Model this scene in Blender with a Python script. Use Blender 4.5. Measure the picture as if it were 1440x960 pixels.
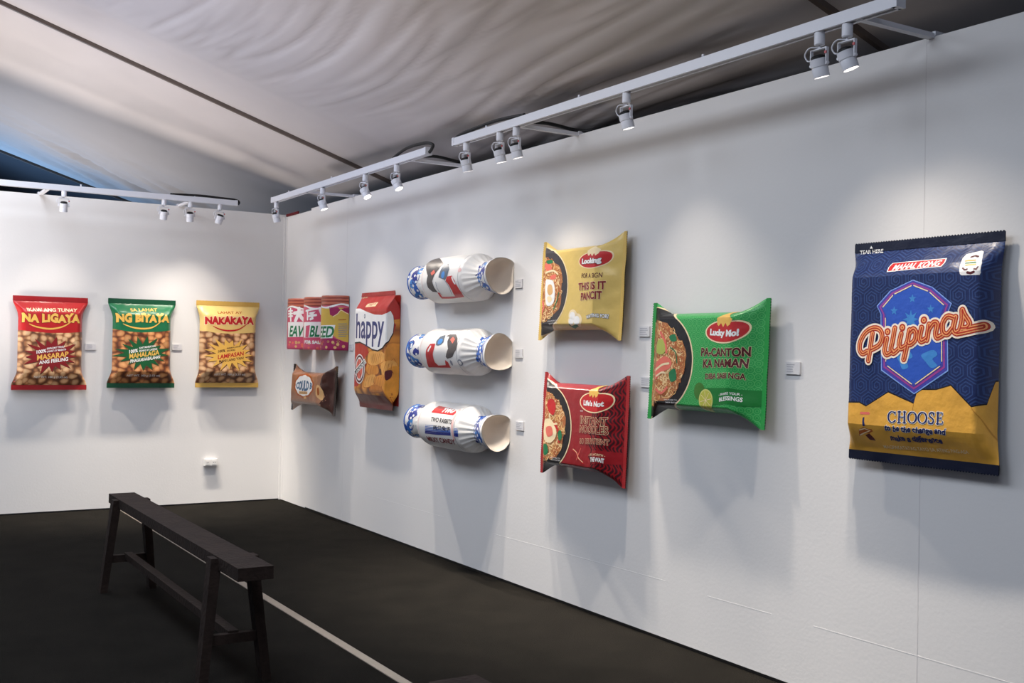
import bpy, bmesh, math, random
from bisect import bisect_right
from mathutils import Vector, Matrix, noise
from mathutils.geometry import tessellate_polygon

for o in list(bpy.data.objects):
    bpy.data.objects.remove(o)
SC = bpy.context.scene
COL = SC.collection
V = Vector
PI = math.pi

# ------------------------------------------------------------------ camera
FPX = 1531.508
YAW, PITCH, ROLL = 2.58975701, 0.00862132943, 0.019201813
CAM = V((9.57731691, -3.44700538, 1.39755348))
cF = V((math.cos(PITCH) * math.cos(YAW), math.cos(PITCH) * math.sin(YAW), math.sin(PITCH)))
r0 = V((math.sin(YAW), -math.cos(YAW), 0))
u0 = r0.cross(cF)
cR = r0 * math.cos(ROLL) + u0 * math.sin(ROLL)
cU = -r0 * math.sin(ROLL) + u0 * math.cos(ROLL)
cam_data = bpy.data.cameras.new('camera')
cam_data.sensor_width = 36
cam_data.lens = FPX / 1440 * 36
cam_data.clip_start = 0.05
cam = bpy.data.objects.new('camera', cam_data)
COL.objects.link(cam)
cam.matrix_world = Matrix(((cR.x, cU.x, -cF.x, CAM.x), (cR.y, cU.y, -cF.y, CAM.y),
                           (cR.z, cU.z, -cF.z, CAM.z), (0, 0, 0, 1)))
SC.camera = cam

# ------------------------------------------------------------------ world, exposure, lights
SC.view_settings.view_transform = 'Standard'
SC.view_settings.look = 'None'
SC.view_settings.gamma = 1
SC.view_settings.use_curve_mapping = False
SC.view_settings.exposure = 0.04
world = bpy.data.worlds.new('hall_daylight')
SC.world = world
world.use_nodes = True
bg = world.node_tree.nodes['Background']
bg.inputs[0].default_value = (0.62, 0.70, 0.95, 1)
bg.inputs[1].default_value = 0.30
SPOT_W = 30.0
SPOT_COL = (1.0, 0.90, 0.78)


def add_light(name, kind, loc, target, energy, color, size=1.0, size_y=None):
    ld = bpy.data.lights.new(name, kind)
    ld.energy = energy
    ld.color = color
    if kind == 'AREA':
        ld.size = size
        if size_y:
            ld.shape = 'RECTANGLE'
            ld.size_y = size_y
    lo = bpy.data.objects.new(name, ld)
    COL.objects.link(lo)
    lo.location = loc
    lo.rotation_euler = (V(target) - V(loc)).to_track_quat('-Z', 'Y').to_euler()
    return lo


# unseen blue lamp, assumed behind the left wall, added to tint the roof
add_light('assumed_blue_fill', 'AREA', (-4.7, -2.4, 2.0), (-3.4, -1.4, 3.5), 52, (0.30, 0.56, 0.95), 0.6)
# unseen overhead area lamps, added as soft fill on walls and exhibits
for lx in (1.5, 4.0, 6.5, 9.0):
    add_light('overhead_fill', 'AREA', (lx, -3.2, 3.62), (lx, -3.2, 0.0), 46 if lx > 8 else 72, (0.79, 0.87, 1.0), 1.7)



def add_beam(name, loc, target, energy, color, deg):
    ld = bpy.data.lights.new(name, 'SPOT')
    ld.energy = energy
    ld.color = color
    ld.spot_size = math.radians(deg)
    ld.spot_blend = 1.0
    ld.shadow_soft_size = 0.7
    lo = bpy.data.objects.new(name, ld)
    COL.objects.link(lo)
    lo.location = loc
    lo.rotation_euler = (V(target) - V(loc)).to_track_quat('-Z', 'Y').to_euler()


# unseen upward beams, added to brighten the roof lining
for ux, tx, e, c in ((0.8, -0.3, 800, (1.0, 0.90, 0.82)), (3.4, 2.4, 560, (0.80, 0.82, 1.0)), (6.2, 5.0, 330, (1.0, 0.87, 0.76))):
    add_beam('roof_fill_beam', (ux, -4.3, 0.25), (tx, -1.6, 3.5), e, c, 75)
add_beam('back_roof_fill', (-1.6, -2.6, 0.3), (-1.7, -1.4, 3.5), 320, (1.0, 0.93, 0.88), 80)  # extra hidden beam, added behind the left wall to lighten the far roof


# ------------------------------------------------------------------ helpers
def lin(c):
    c = c / 255
    return c / 12.92 if c <= 0.04045 else ((c + 0.055) / 1.055) ** 2.4


def rgb(r, g, b):
    return (lin(r), lin(g), lin(b), 1)


MATS = {}


def mat(name, col, rough=0.6, spec=0.5, bump=0, bscale=40, vary=0, vscale=8, metal=0, emit=0):
    """procedural principled material: noise colour variation and noise bump in object space"""
    if name in MATS:
        return MATS[name]
    m = bpy.data.materials.new(name)
    m.use_nodes = True
    nt = m.node_tree
    b = nt.nodes['Principled BSDF']
    c = rgb(*col)
    b.inputs['Base Color'].default_value = c
    b.inputs['Roughness'].default_value = rough
    b.inputs['Specular IOR Level'].default_value = spec
    b.inputs['Metallic'].default_value = metal
    if bump or vary:
        tc = nt.nodes.new('ShaderNodeTexCoord')
    if vary:
        n = nt.nodes.new('ShaderNodeTexNoise')
        n.inputs['Scale'].default_value = vscale
        n.inputs['Detail'].default_value = 4
        nt.links.new(tc.outputs['Object'], n.inputs['Vector'])
        r = nt.nodes.new('ShaderNodeValToRGB')
        r.color_ramp.elements[0].position = 0.3
        r.color_ramp.elements[1].position = 0.7
        r.color_ramp.elements[0].color = tuple(x * (1 - vary) for x in c[:3]) + (1,)
        r.color_ramp.elements[1].color = tuple(min(1, x * (1 + vary)) for x in c[:3]) + (1,)
        nt.links.new(n.outputs['Fac'], r.inputs['Fac'])
        nt.links.new(r.outputs['Color'], b.inputs['Base Color'])
    if bump:
        n2 = nt.nodes.new('ShaderNodeTexNoise')
        n2.inputs['Scale'].default_value = bscale
        n2.inputs['Detail'].default_value = 3
        nt.links.new(tc.outputs['Object'], n2.inputs['Vector'])
        bp = nt.nodes.new('ShaderNodeBump')
        bp.inputs['Strength'].default_value = bump
        bp.inputs['Distance'].default_value = 0.02
        nt.links.new(n2.outputs['Fac'], bp.inputs['Height'])
        nt.links.new(bp.outputs['Normal'], b.inputs['Normal'])
    if emit:
        b.inputs['Emission Color'].default_value = c
        b.inputs['Emission Strength'].default_value = emit
    MATS[name] = m
    return m


def cell_mat(name, stops, scale, rough=0.42, stretch=(1, 1, 1), hue=0.25):
    """printed picture of nuts / chips: Voronoi cells with rounded light centres"""
    m = bpy.data.materials.new(name)
    m.use_nodes = True
    nt = m.node_tree
    b = nt.nodes['Principled BSDF']
    b.inputs['Roughness'].default_value = rough
    tc = nt.nodes.new('ShaderNodeTexCoord')
    mp = nt.nodes.new('ShaderNodeMapping')
    mp.inputs['Scale'].default_value = (stretch[0], 0.0, stretch[2])
    nt.links.new(tc.outputs['Object'], mp.inputs['Vector'])
    nz = nt.nodes.new('ShaderNodeTexNoise')
    nz.inputs['Scale'].default_value = 9
    nt.links.new(mp.outputs['Vector'], nz.inputs['Vector'])
    mixv = nt.nodes.new('ShaderNodeMix')
    mixv.data_type = 'VECTOR'
    mixv.inputs['Factor'].default_value = 0.06
    nt.links.new(mp.outputs['Vector'], mixv.inputs['A'])
    nt.links.new(nz.outputs['Color'], mixv.inputs['B'])
    vo = nt.nodes.new('ShaderNodeTexVoronoi')
    vo.voronoi_dimensions = '3D'
    vo.inputs['Scale'].default_value = scale
    vo.inputs['Randomness'].default_value = 0.75
    nt.links.new(mixv.outputs['Result'], vo.inputs['Vector'])
    r = nt.nodes.new('ShaderNodeValToRGB')
    el = r.color_ramp.elements
    el[0].position, el[0].color = stops[0][0], rgb(*stops[0][1])
    el[1].position, el[1].color = stops[-1][0], rgb(*stops[-1][1])
    for p, c in stops[1:-1]:
        e = el.new(p)
        e.color = rgb(*c)
    nt.links.new(vo.outputs['Distance'], r.inputs['Fac'])
    hs = nt.nodes.new('ShaderNodeHueSaturation')
    sep = nt.nodes.new('ShaderNodeSeparateColor')
    nt.links.new(vo.outputs['Color'], sep.inputs['Color'])
    mr = nt.nodes.new('ShaderNodeMapRange')
    mr.inputs['To Min'].default_value = 1 - hue
    mr.inputs['To Max'].default_value = 1 + hue * 0.6
    nt.links.new(sep.outputs['Red'], mr.inputs['Value'])
    nt.links.new(mr.outputs['Result'], hs.inputs['Value'])
    nt.links.new(r.outputs['Color'], hs.inputs['Color'])
    nt.links.new(hs.outputs['Color'], b.inputs['Base Color'])
    bp = nt.nodes.new('ShaderNodeBump')
    bp.inputs['Strength'].default_value = 0.12
    bp.inputs['Distance'].default_value = 0.01
    nt.links.new(nz.outputs['Fac'], bp.inputs['Height'])
    nt.links.new(bp.outputs['Normal'], b.inputs['Normal'])
    MATS[name] = m
    return m


def link_mesh(name, verts, faces, mats, mi=None, parent=None, normals=None, smooth=True):
    me = bpy.data.meshes.new(name)
    me.from_pydata([tuple(v) for v in verts], [], faces)
    for m in mats:
        me.materials.append(m)
    if mi:
        me.polygons.foreach_set('material_index', mi)
    me.polygons.foreach_set('use_smooth', [smooth] * len(faces))
    me.update()
    if normals:
        me.normals_split_custom_set_from_vertices([tuple(n) for n in normals])
    ob = bpy.data.objects.new(name, me)
    COL.objects.link(ob)
    if parent:
        ob.parent = parent
    return ob


def from_bm(name, bm, m, parent=None, smooth=False, bevel=0, seg=2):
    if bevel:
        bmesh.ops.bevel(bm, geom=[e for e in bm.edges if len(e.link_faces) == 2 and e.calc_face_angle(0) > 0.6],
                        offset=bevel, segments=seg, affect='EDGES', profile=0.6)
    me = bpy.data.meshes.new(name)
    bm.to_mesh(me)
    bm.free()
    for x in (m if isinstance(m, (list, tuple)) else [m]):
        me.materials.append(x)
    if smooth:
        me.polygons.foreach_set('use_smooth', [True] * len(me.polygons))
        me.set_sharp_from_angle(angle=0.7)
    ob = bpy.data.objects.new(name, me)
    COL.objects.link(ob)
    if parent:
        ob.parent = parent
    return ob


def bm_box(bm, lo, hi, mtx=None):
    vs = []
    for x in (lo[0], hi[0]):
        for y in (lo[1], hi[1]):
            for z in (lo[2], hi[2]):
                p = V((x, y, z))
                vs.append(bm.verts.new(mtx @ p if mtx else p))
    for f in ((0, 1, 3, 2), (4, 6, 7, 5), (0, 4, 5, 1), (2, 3, 7, 6), (0, 2, 6, 4), (1, 5, 7, 3)):
        bm.faces.new([vs[i] for i in f])


def bm_prism(bm, quad_a, quad_b):
    """solid between two quads (lists of four points, same order)"""
    a = [bm.verts.new(p) for p in quad_a]
    b = [bm.verts.new(p) for p in quad_b]
    bm.faces.new(a[::-1])
    bm.faces.new(b)
    for i in range(4):
        j = (i + 1) % 4
        bm.faces.new((a[i], a[j], b[j], b[i]))


def bm_lathe(bm, prof, mtx, seg=24, mi=0):
    """revolve (radius, height) profile round local z"""
    rings = []
    for r, h in prof:
        if r < 1e-6:
            rings.append([bm.verts.new(mtx @ V((0, 0, h)))])
        else:
            rings.append([bm.verts.new(mtx @ V((r * math.cos(2 * PI * k / seg), r * math.sin(2 * PI * k / seg), h)))
                          for k in range(seg)])
    for a, b in zip(rings, rings[1:]):
        for k in range(seg):
            k2 = (k + 1) % seg
            if len(a) == 1 and len(b) == 1:
                continue
            if len(a) == 1:
                f = bm.faces.new((a[0], b[k], b[k2]))
            elif len(b) == 1:
                f = bm.faces.new((a[k], b[0], a[k2]))
            else:
                f = bm.faces.new((a[k], b[k], b[k2], a[k2]))
            f.material_index = mi


def bm_tube(bm, pts, r, seg=8):
    pts = [V(p) for p in pts]
    prev = None
    up = V((0.3, 0.5, 0.8))
    rings = []
    for i, p in enumerate(pts):
        d = (pts[min(i + 1, len(pts) - 1)] - pts[max(i - 1, 0)]).normalized()
        a = up - d * up.dot(d)
        if a.length < 1e-4:
            a = V((1, 0, 0)) - d * d.x
        a.normalize()
        up = a
        b = d.cross(a)
        rings.append([bm.verts.new(p + (a * math.cos(2 * PI * k / seg) + b * math.sin(2 * PI * k / seg)) * r)
                      for k in range(seg)])
    for a, b in zip(rings, rings[1:]):
        for k in range(seg):
            bm.faces.new((a[k], a[(k + 1) % seg], b[(k + 1) % seg], b[k]))
    bm.faces.new(rings[0][::-1])
    bm.faces.new(rings[-1])


def tag(o, label, cat, group=None):
    o['label'] = label
    o['category'] = cat
    if group:
        o['group'] = group
    return o


def thing(name, label, cat, loc, rot=(0, 0, 0), group=None):
    o = bpy.data.objects.new(name, None)
    o.empty_display_size = 0.1
    COL.objects.link(o)
    o.location = loc
    o.rotation_euler = rot
    return tag(o, label, cat, group)


def struct(o):
    o['kind'] = 'structure'
    return o


def smooth01(t):
    t = max(0.0, min(1.0, t))
    return t * t * (3 - 2 * t)


def catmull(pts, n=6, closed=False):
    out = []
    N = len(pts)
    rng = range(N if closed else N - 1)
    for i in rng:
        if closed:
            p0, p1, p2, p3 = pts[(i - 1) % N], pts[i], pts[(i + 1) % N], pts[(i + 2) % N]
        else:
            p0, p1, p2, p3 = pts[max(i - 1, 0)], pts[i], pts[i + 1], pts[min(i + 2, N - 1)]
        for k in range(n):
            t = k / n
            out.append(tuple(0.5 * (2 * p1[d] + (p2[d] - p0[d]) * t + (2 * p0[d] - 5 * p1[d] + 4 * p2[d] - p3[d]) * t * t
                                    + (3 * p1[d] - p0[d] - 3 * p2[d] + p3[d]) * t ** 3) for d in (0, 1)))
    if not closed:
        out.append(tuple(pts[-1][:2]))
    return out


# ------------------------------------------------------------------ lettering
_TEXT = {}


def text_geo(s, bold=0.0, shear=0.0, space=1.0):
    """flat triangulated letters: (verts, faces, width) with cap height scaled to 1"""
    key = (s, bold, shear, space)
    if key in _TEXT:
        return _TEXT[key]
    cu = bpy.data.curves.new('lettering', 'FONT')
    cu.body = s
    cu.dimensions = '2D'
    cu.fill_mode = 'FRONT'
    cu.resolution_u = 3
    cu.offset = bold
    cu.shear = shear
    cu.space_character = space
    ob = bpy.data.objects.new('lettering', cu)
    COL.objects.link(ob)
    dg = bpy.context.evaluated_depsgraph_get()
    me = ob.evaluated_get(dg).to_mesh()
    vs = [(v.co.x, v.co.y) for v in me.vertices]
    fs = [tuple(p.vertices) for p in me.polygons]
    ob.evaluated_get(dg).to_mesh_clear()
    bpy.data.objects.remove(ob)
    bpy.data.curves.remove(cu)
    CAP = 0.70
    x0 = min(v[0] for v in vs)
    x1 = max(v[0] for v in vs)
    vs = [((x - x0) / CAP, y / CAP) for x, y in vs]
    _TEXT[key] = (vs, fs, (x1 - x0) / CAP)
    return _TEXT[key]


# ------------------------------------------------------------------ printed surfaces
def lattice(a, b, n, extra=()):
    s = set(round(a + (b - a) * i / n, 5) for i in range(n + 1))
    for e in extra:
        if a < e < b:
            s.add(round(e, 5))
    s = sorted(s)
    out = [s[0]]
    for x in s[1:]:
        if x - out[-1] > 1e-4:
            out.append(x)
    return out


class Panel:
    """a curved printed film: lattice (u, v) -> 3D; flat artwork is cut along the lattice and laid on it"""
    EPS = 0.0004

    def __init__(s, us, vs, fn, M):
        s.us, s.vs, s.M = us, vs, M
        s.P = [[V(fn(u, v)) for v in vs] for u in us]
        nu, nv = len(us), len(vs)
        s.N = []
        for i in range(nu):
            row = []
            for j in range(nv):
                du = s.P[min(i + 1, nu - 1)][j] - s.P[max(i - 1, 0)][j]
                dv = s.P[i][min(j + 1, nv - 1)] - s.P[i][max(j - 1, 0)]
                n = du.cross(dv)
                row.append(n.normalized() if n.length > 1e-12 else V((0, -1, 0)))
            s.N.append(row)
        s.art = []
        s.proj = []
        for i in range(nu):
            for j in range(nv):
                w = M @ s.P[i][j]
                nw = (M.to_3x3() @ s.N[i][j])
                if nw.dot(CAM - w) > 0:
                    s.proj.append((s.pix(w), i, j))

    @staticmethod
    def pix(w):
        d = w - CAM
        z = d.dot(cF)
        return (720 + FPX * d.dot(cR) / z, 480 - FPX * d.dot(cU) / z)

    def _cell(s, u, v):
        i = min(max(bisect_right(s.us, u) - 1, 0), len(s.us) - 2)
        j = min(max(bisect_right(s.vs, v) - 1, 0), len(s.vs) - 2)
        a = (u - s.us[i]) / (s.us[i + 1] - s.us[i])
        b = (v - s.vs[j]) / (s.vs[j + 1] - s.vs[j])
        return i, j, a, b

    def at(s, u, v, clamp=True):
        i, j, a, b = s._cell(u, v)
        if clamp:
            a = min(max(a, 0), 1)
            b = min(max(b, 0), 1)
        w = ((1 - a) * (1 - b), a * (1 - b), (1 - a) * b, a * b)
        q = ((i, j), (i + 1, j), (i, j + 1), (i + 1, j + 1))
        p = V((0, 0, 0))
        n = V((0, 0, 0))
        for k in range(4):
            p += s.P[q[k][0]][q[k][1]] * w[k]
            n += s.N[q[k][0]][q[k][1]] * w[k]
        return p, n.normalized()

    def uv(s, px, py):
        """where on the film the photograph's point lies"""
        best = min(s.proj, key=lambda t: (t[0][0] - px) ** 2 + (t[0][1] - py) ** 2)
        u, v = s.us[best[1]], s.vs[best[2]]
        e = 2e-3
        for _ in range(8):
            p = s.pix(s.M @ s.at(u, v, False)[0])
            rx, ry = px - p[0], py - p[1]
            if abs(rx) + abs(ry) < 0.02:
                break
            pu = s.pix(s.M @ s.at(u + e, v, False)[0])
            pv = s.pix(s.M @ s.at(u, v + e, False)[0])
            a, b, c, d = (pu[0] - p[0]) / e, (pv[0] - p[0]) / e, (pu[1] - p[1]) / e, (pv[1] - p[1]) / e
            det = a * d - b * c
            if abs(det) < 1e-3:
                break
            du = (d * rx - b * ry) / det
            dv = (a * ry - c * rx) / det
            k = min(1, 0.08 / max(abs(du), abs(dv), 1e-9))
            u += du * k
            v += dv * k
        return u, v

    # --- artwork
    def raw(s, verts, faces, m, layer):
        s.art.append((verts, faces, m, layer))

    def poly(s, pts, m, layer, px=True, curve=0):
        if px:
            pts = [s.uv(*p) for p in pts]
        if curve:
            pts = catmull(pts, curve, True)
        tri = tessellate_polygon([[V((p[0], p[1], 0)) for p in pts]])
        s.raw([tuple(p) for p in pts], [tuple(t) for t in tri], m, layer)

    def ell(s, c, ru, rv, m, layer, px=True, n=36, rot=0):
        if px:
            c = s.uv(*c)
        ca, sa = math.cos(rot), math.sin(rot)
        pts = []
        for k in range(n):
            x, y = ru * math.cos(2 * PI * k / n), rv * math.sin(2 * PI * k / n)
            pts.append((c[0] + x * ca - y * sa, c[1] + x * sa + y * ca))
        s.poly(pts, m, layer, px=False)

    def stroke(s, pts, w, m, layer, px=True, curve=0, closed=False):
        if px:
            pts = [s.uv(*p) for p in pts]
        if curve:
            pts = catmull(pts, curve, closed)
        q = [pts[0]]
        for p in pts[1:]:
            if math.hypot(p[0] - q[-1][0], p[1] - q[-1][1]) > 1e-5:
                q.append(p)
        if closed and math.hypot(q[0][0] - q[-1][0], q[0][1] - q[-1][1]) < 1e-5:
            q.pop()
        n = len(q)
        if n < 2:
            return
        h = w / 2
        L, R = [], []

        def unit(a, b):
            d = math.hypot(b[0] - a[0], b[1] - a[1])
            return ((b[0] - a[0]) / d, (b[1] - a[1]) / d)
        for i in range(n):
            d0 = unit(q[i - 1], q[i]) if (i > 0 or closed) else None
            d1 = unit(q[i], q[(i + 1) % n]) if (i < n - 1 or closed) else None
            d0 = d0 or d1
            d1 = d1 or d0
            nx, ny = -(d0[1] + d1[1]), d0[0] + d1[0]
            m_ = math.hypot(nx, ny)
            if m_ < 1e-6:
                nx, ny, m_ = -d1[1], d1[0], 1.0
            nx, ny = nx / m_, ny / m_
            k = min(1.9, 1 / max(0.3, -nx * d1[1] + ny * d1[0]))
            L.append((q[i][0] + nx * h * k, q[i][1] + ny * h * k))
            R.append((q[i][0] - nx * h * k, q[i][1] - ny * h * k))
        vs = L + R
        fs = [(i, n + i, n + (i + 1) % n, (i + 1) % n) for i in range(n if closed else n - 1)]
        if not closed and h > 0.0015:
            for i, d in ((0, unit(q[1], q[0])), (n - 1, unit(q[-2], q[-1]))):
                k = len(vs)
                a0 = math.atan2(d[1], d[0])
                for t in range(1, 6):
                    a = a0 - PI / 2 + PI * t / 6
                    vs.append((q[i][0] + h * math.cos(a), q[i][1] + h * math.sin(a)))
                ring = (n + i, k, k + 1, k + 2, k + 3, k + 4, i) if i else (i, k, k + 1, k + 2, k + 3, k + 4, n + i)
                fs.append(ring)
        # neighbouring strokes of one colour lie a hair apart so that crossings stay clean
        s.nst = (getattr(s, 'nst', 0) + 1) % 11
        s.raw(vs, fs, m, layer + s.nst * 0.075)

    def text(s, body, bl, br, h, m, layer, bold=0.0, shear=0.0, edge=None, warp=None, space=1.0):
        """bl, br: baseline ends in the photograph, h: cap height in its pixels; edge=(material, extra weight)"""
        B, R, T = s.uv(*bl), s.uv(*br), s.uv(bl[0], bl[1] - h)
        T2 = s.uv(br[0], br[1] - h)
        hv = ((T[1] - B[1]) + (T2[1] - R[1])) / 2
        for k, (mm, bo) in enumerate(([(edge[0], bold + edge[1])] if edge else []) + [(m, bold)]):
            vs, fs, W = text_geo(body, bo, shear, space)
            W0 = text_geo(body, bold, shear, space)[2]
            x_off = (W - W0) / 2
            out = []
            for x, y in vs:
                x = (x - x_off) / W0
                if warp:
                    x, y = warp(x, y)
                out.append((B[0] + (R[0] - B[0]) * x, B[1] + (R[1] - B[1]) * x + hv * y))
            s.raw(out, fs, mm, layer + (k if edge else 0))

    def build(s, name, parent, base, extra=None, cell=None, double=False):
        nu, nv = len(s.us), len(s.vs)
        mats = [base]
        verts = [p for row in s.P for p in row]
        norms = [n for row in s.N for n in row]
        faces, mi = [], []
        for i in range(nu - 1):
            for j in range(nv - 1):
                faces.append((i * nv + j, (i + 1) * nv + j, (i + 1) * nv + j + 1, i * nv + j + 1))
                mi.append(0)
        if extra:
            ev, ef, en = extra
            k = len(verts)
            verts += ev
            norms += en
            faces += [tuple(x + k for x in f) for f in ef]
            mi += [0] * len(ef)
        if s.art:
            bm = bmesh.new()
            for vs, fs, m, layer in s.art:
                if m not in mats:
                    mats.append(m)
                bv = [bm.verts.new((v[0], v[1], layer)) for v in vs]
                for f in fs:
                    try:
                        bm.faces.new([bv[i] for i in f]).material_index = mats.index(m)
                    except ValueError:
                        pass
            bm.normal_update()
            for f in bm.faces:
                if f.normal.z < 0:
                    f.normal_flip()
            for axis, ls in ((0, s.us), (1, s.vs)):
                for k, c in enumerate(ls):
                    co = V((0, 0, 0))
                    no = V((0, 0, 0))
                    co[axis] = c
                    no[axis] = 1
                    bmesh.ops.bisect_plane(bm, geom=bm.verts[:] + bm.edges[:] + bm.faces[:], dist=1e-6,
                                           plane_co=co, plane_no=no,
                                           clear_inner=(k == 0), clear_outer=(k == len(ls) - 1))
            bm.verts.index_update()
            k = len(verts)
            for v in bm.verts:
                p, n = s.at(v.co.x, v.co.y)
                verts.append(p + n * (s.EPS * (v.co.z + 1)))
                norms.append(n)
            for f in bm.faces:
                if f.calc_area() > 1e-10:
                    faces.append(tuple(v.index + k for v in f.verts))
                    mi.append(f.material_index)
            bm.free()
        return link_mesh(name, verts, faces, mats, mi, parent, norms)


def crinkle(x, z, f=16, seed=0.0):
    return noise.noise(V((x * f, z * f * 0.6, seed))) + 0.5 * noise.noise(V((x * f * 2.1, z * f * 1.4, seed + 7)))


class Pouch:
    """pillow pouch on a wall: body panel + two crimped end seals.
    axis 'v' = seals at top and bottom, 'h' = seals at the two sides"""

    def __init__(s, L, W_seal, W_body, D, m, seal, ramp=0.16, flank=0.10, axis='v', M=None, crink=0.004,
                 n_a=30, n_l=36, dome=0.006, teeth=0.006, narrow=1.0, soft=2.0, seed=0.0, straight=0.0, ramp_lo=None):
        s.L, s.Ws, s.Wb, s.D, s.m, s.seal, s.axis, s.M, s.teeth = L, W_seal, W_body, D, m, seal, axis, M, teeth
        Lb = L / 2 - seal

        def prof(l):
            d = (Lb - abs(l)) / (ramp if l > 0 or not ramp_lo else ramp_lo)
            return (smooth01(d) ** 0.8) * (1 - straight) + straight * d if d < 1 else 1.0

        def half(l):
            d = min(1, max(0, (Lb - abs(l)) / ((ramp if l > 0 or not ramp_lo else ramp_lo) * narrow)))
            r = smooth01(d) ** 0.75 * (1 - straight) + d * straight
            return (s.Ws * (1 - r) + s.Wb * r) / 2

        def height(a, l, back=False):
            x = abs(a) / (s.Wb / 2)
            a0 = 1 - flank / (s.Wb / 2)
            f = 1.0
            if x > a0:
                t = min(1.0, (x - a0) / (1 - a0))
                f = max(0.0, 1 - t ** soft) ** (1 / 1.15)
            r = prof(l)
            if back:
                return m - (m - 0.004) * r * f
            h = m + (D - m) * r * f + dome * (1 - min(1, x) ** 2) * r
            edge = r * (1 - r) * 4 + 0.25 * (1 if x > a0 else 0) + 0.10
            return h + crink * crinkle(a, l, seed=seed) * edge * f

        s.half, s.prof = half, prof

        def fn(u, v):
            a, l = (u, v) if axis == 'v' else (v, u)
            n = height(a, l)
            aa = a * half(l) / (s.Wb / 2)
            return (aa, -n, l) if axis == 'v' else (l, -n, aa)

        def fnb(u, v):
            a, l = (u, v) if axis == 'v' else (v, u)
            n = height(a, l, True)
            aa = a * half(l) / (s.Wb / 2)
            return (aa, -n, l) if axis == 'v' else (l, -n, aa)
        hb = s.Wb / 2
        ex = [sg * (hb - flank * k) for sg in (1, -1) for k in (0.12, 0.3, 0.5, 0.75, 1.0, 1.3)]
        la = lattice(-hb, hb, n_a, ex)
        exl = [sg * (Lb - (ramp if sg > 0 or not ramp_lo else ramp_lo) * k) for sg in (1, -1) for k in (0.1, 0.2, 0.35, 0.5, 0.65, 0.8, 0.9, 1.0)]
        ll = lattice(-Lb, Lb, n_l, exl)
        us, vs = (la, ll) if axis == 'v' else (ll, la)
        s.body = Panel(us, vs, fn, M)
        # back skin, coarser
        ba, bl_ = (la[::2] + [la[-1]], ll[::2] + [ll[-1]])
        bu, bv = (ba, bl_) if axis == 'v' else (bl_, ba)
        ev = [V(fnb(u, v)) for u in bu for v in bv]
        ef = []
        for i in range(len(bu) - 1):
            for j in range(len(bv) - 1):
                k = i * len(bv) + j
                ef.append((k, k + 1, k + len(bv) + 1, k + len(bv)))
        s.back = (ev, ef, [V((0, 1, 0))] * len(ev))
        s.seals = []
        for sg in (1, -1):
            nt = int(s.Ws / (teeth * 2)) * 2
            pa = [-s.Ws / 2 + s.Ws * k / nt for k in range(nt + 1)]
            pl = [0, 0.25, 0.5, 0.75, 1.0]
            if sg < 0:
                pl = pl[::-1]

            def fs(u, v, sg=sg, pa=pa):
                a, t = (u, v) if axis == 'v' else (v, u)
                t = abs(t)
                k = round((a + s.Ws / 2) / (s.Ws / nt))
                wob = 0.0035 * noise.noise(V((a * 9, sg * 3.0, seed)))
                l = sg * (Lb + seal * t + (teeth * 0.5 * (1 if k % 2 else -1) * (1 if t > 0.99 else 0)))
                n = m + 0.0025 + wob * t + 0.0009 * math.sin(t * 12.6)
                return (a, -n, l) if axis == 'v' else (l, -n, a)
            pls = [sg * t for t in pl]
            us, vs = (pa, pls) if axis == 'v' else (pls, pa)
            P = Panel(us, vs, fs, M)
            # thin back of the seal
            ev, ef = [], []
            for a_ in pa:
                for t_ in (0, 1.0):
                    p = V(fs(a_, sg * t_) if axis == 'v' else fs(sg * t_, a_))
                    p.y += 0.004
                    ev.append(p)
            for k in range(len(pa) - 1):
                ef.append((2 * k, 2 * k + 1, 2 * k + 3, 2 * k + 2))
            s.seals.append((P, (ev, ef, [V((0, 1, 0))] * len(ev))))


def wall_matrix(x, z, side, tilt=0.0, lift=0.0):
    if side == 'R':
        return Matrix.Translation((x, -lift, z)) @ Matrix.Rotation(-tilt, 4, 'X')
    return Matrix.Translation((lift, x, z)) @ Matrix.Rotation(PI / 2, 4, 'Z') @ Matrix.Rotation(-tilt, 4, 'X')


def place(o, M):
    o.matrix_world = M


# ------------------------------------------------------------------ common materials
M_WALL = mat('white_wall_paint', (214, 212, 210), 0.75, 0.25, bump=0.03, bscale=60, vary=0.015, vscale=1.3)
M_CARPET = mat('black_carpet', (22, 20, 17), 0.97, 0.05, bump=0.5, bscale=220, vary=0.22, vscale=5)
M_FABRIC = mat('roof_lining_fabric', (196, 190, 188), 0.72, 0.25, bump=0.05, bscale=5, vary=0.03, vscale=2)
M_DARKFAB = mat('dark_tent_side', (70, 72, 78), 0.9, 0.1, bump=0.05, bscale=3, vary=0.1, vscale=1)
M_WHITEMETAL = mat('white_powder_coat', (205, 206, 212), 0.4, 0.45, bump=0.01, bscale=90)
M_BLACKRUB = mat('black_rubber', (16, 16, 17), 0.55, 0.4, bump=0.05, bscale=80)
M_BLACKPL = mat('black_plastic', (12, 12, 13), 0.45, 0.4, bump=0.02, bscale=90)
M_RED_DOT = mat('red_plastic', (170, 40, 45), 0.4, 0.5, vary=0.05)
M_WOOD = mat('dark_stained_wood', (40, 31, 27), 0.8, 0.12, bump=0.25, bscale=55, vary=0.25, vscale=14)
M_STEEL = mat('worn_metal_strip', (112, 102, 92), 0.5, 0.5, vary=0.15, vscale=6, bump=0.05)
M_CARD = mat('white_card', (206, 205, 206), 0.6, 0.3, vary=0.01)
M_INK = mat('grey_ink', (172, 172, 177), 0.7, 0.2, vary=0.05)
M_SOCK = mat('socket_plastic', (224, 222, 218), 0.4, 0.5, vary=0.01)

# ------------------------------------------------------------------ room
H = 2.6


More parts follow.
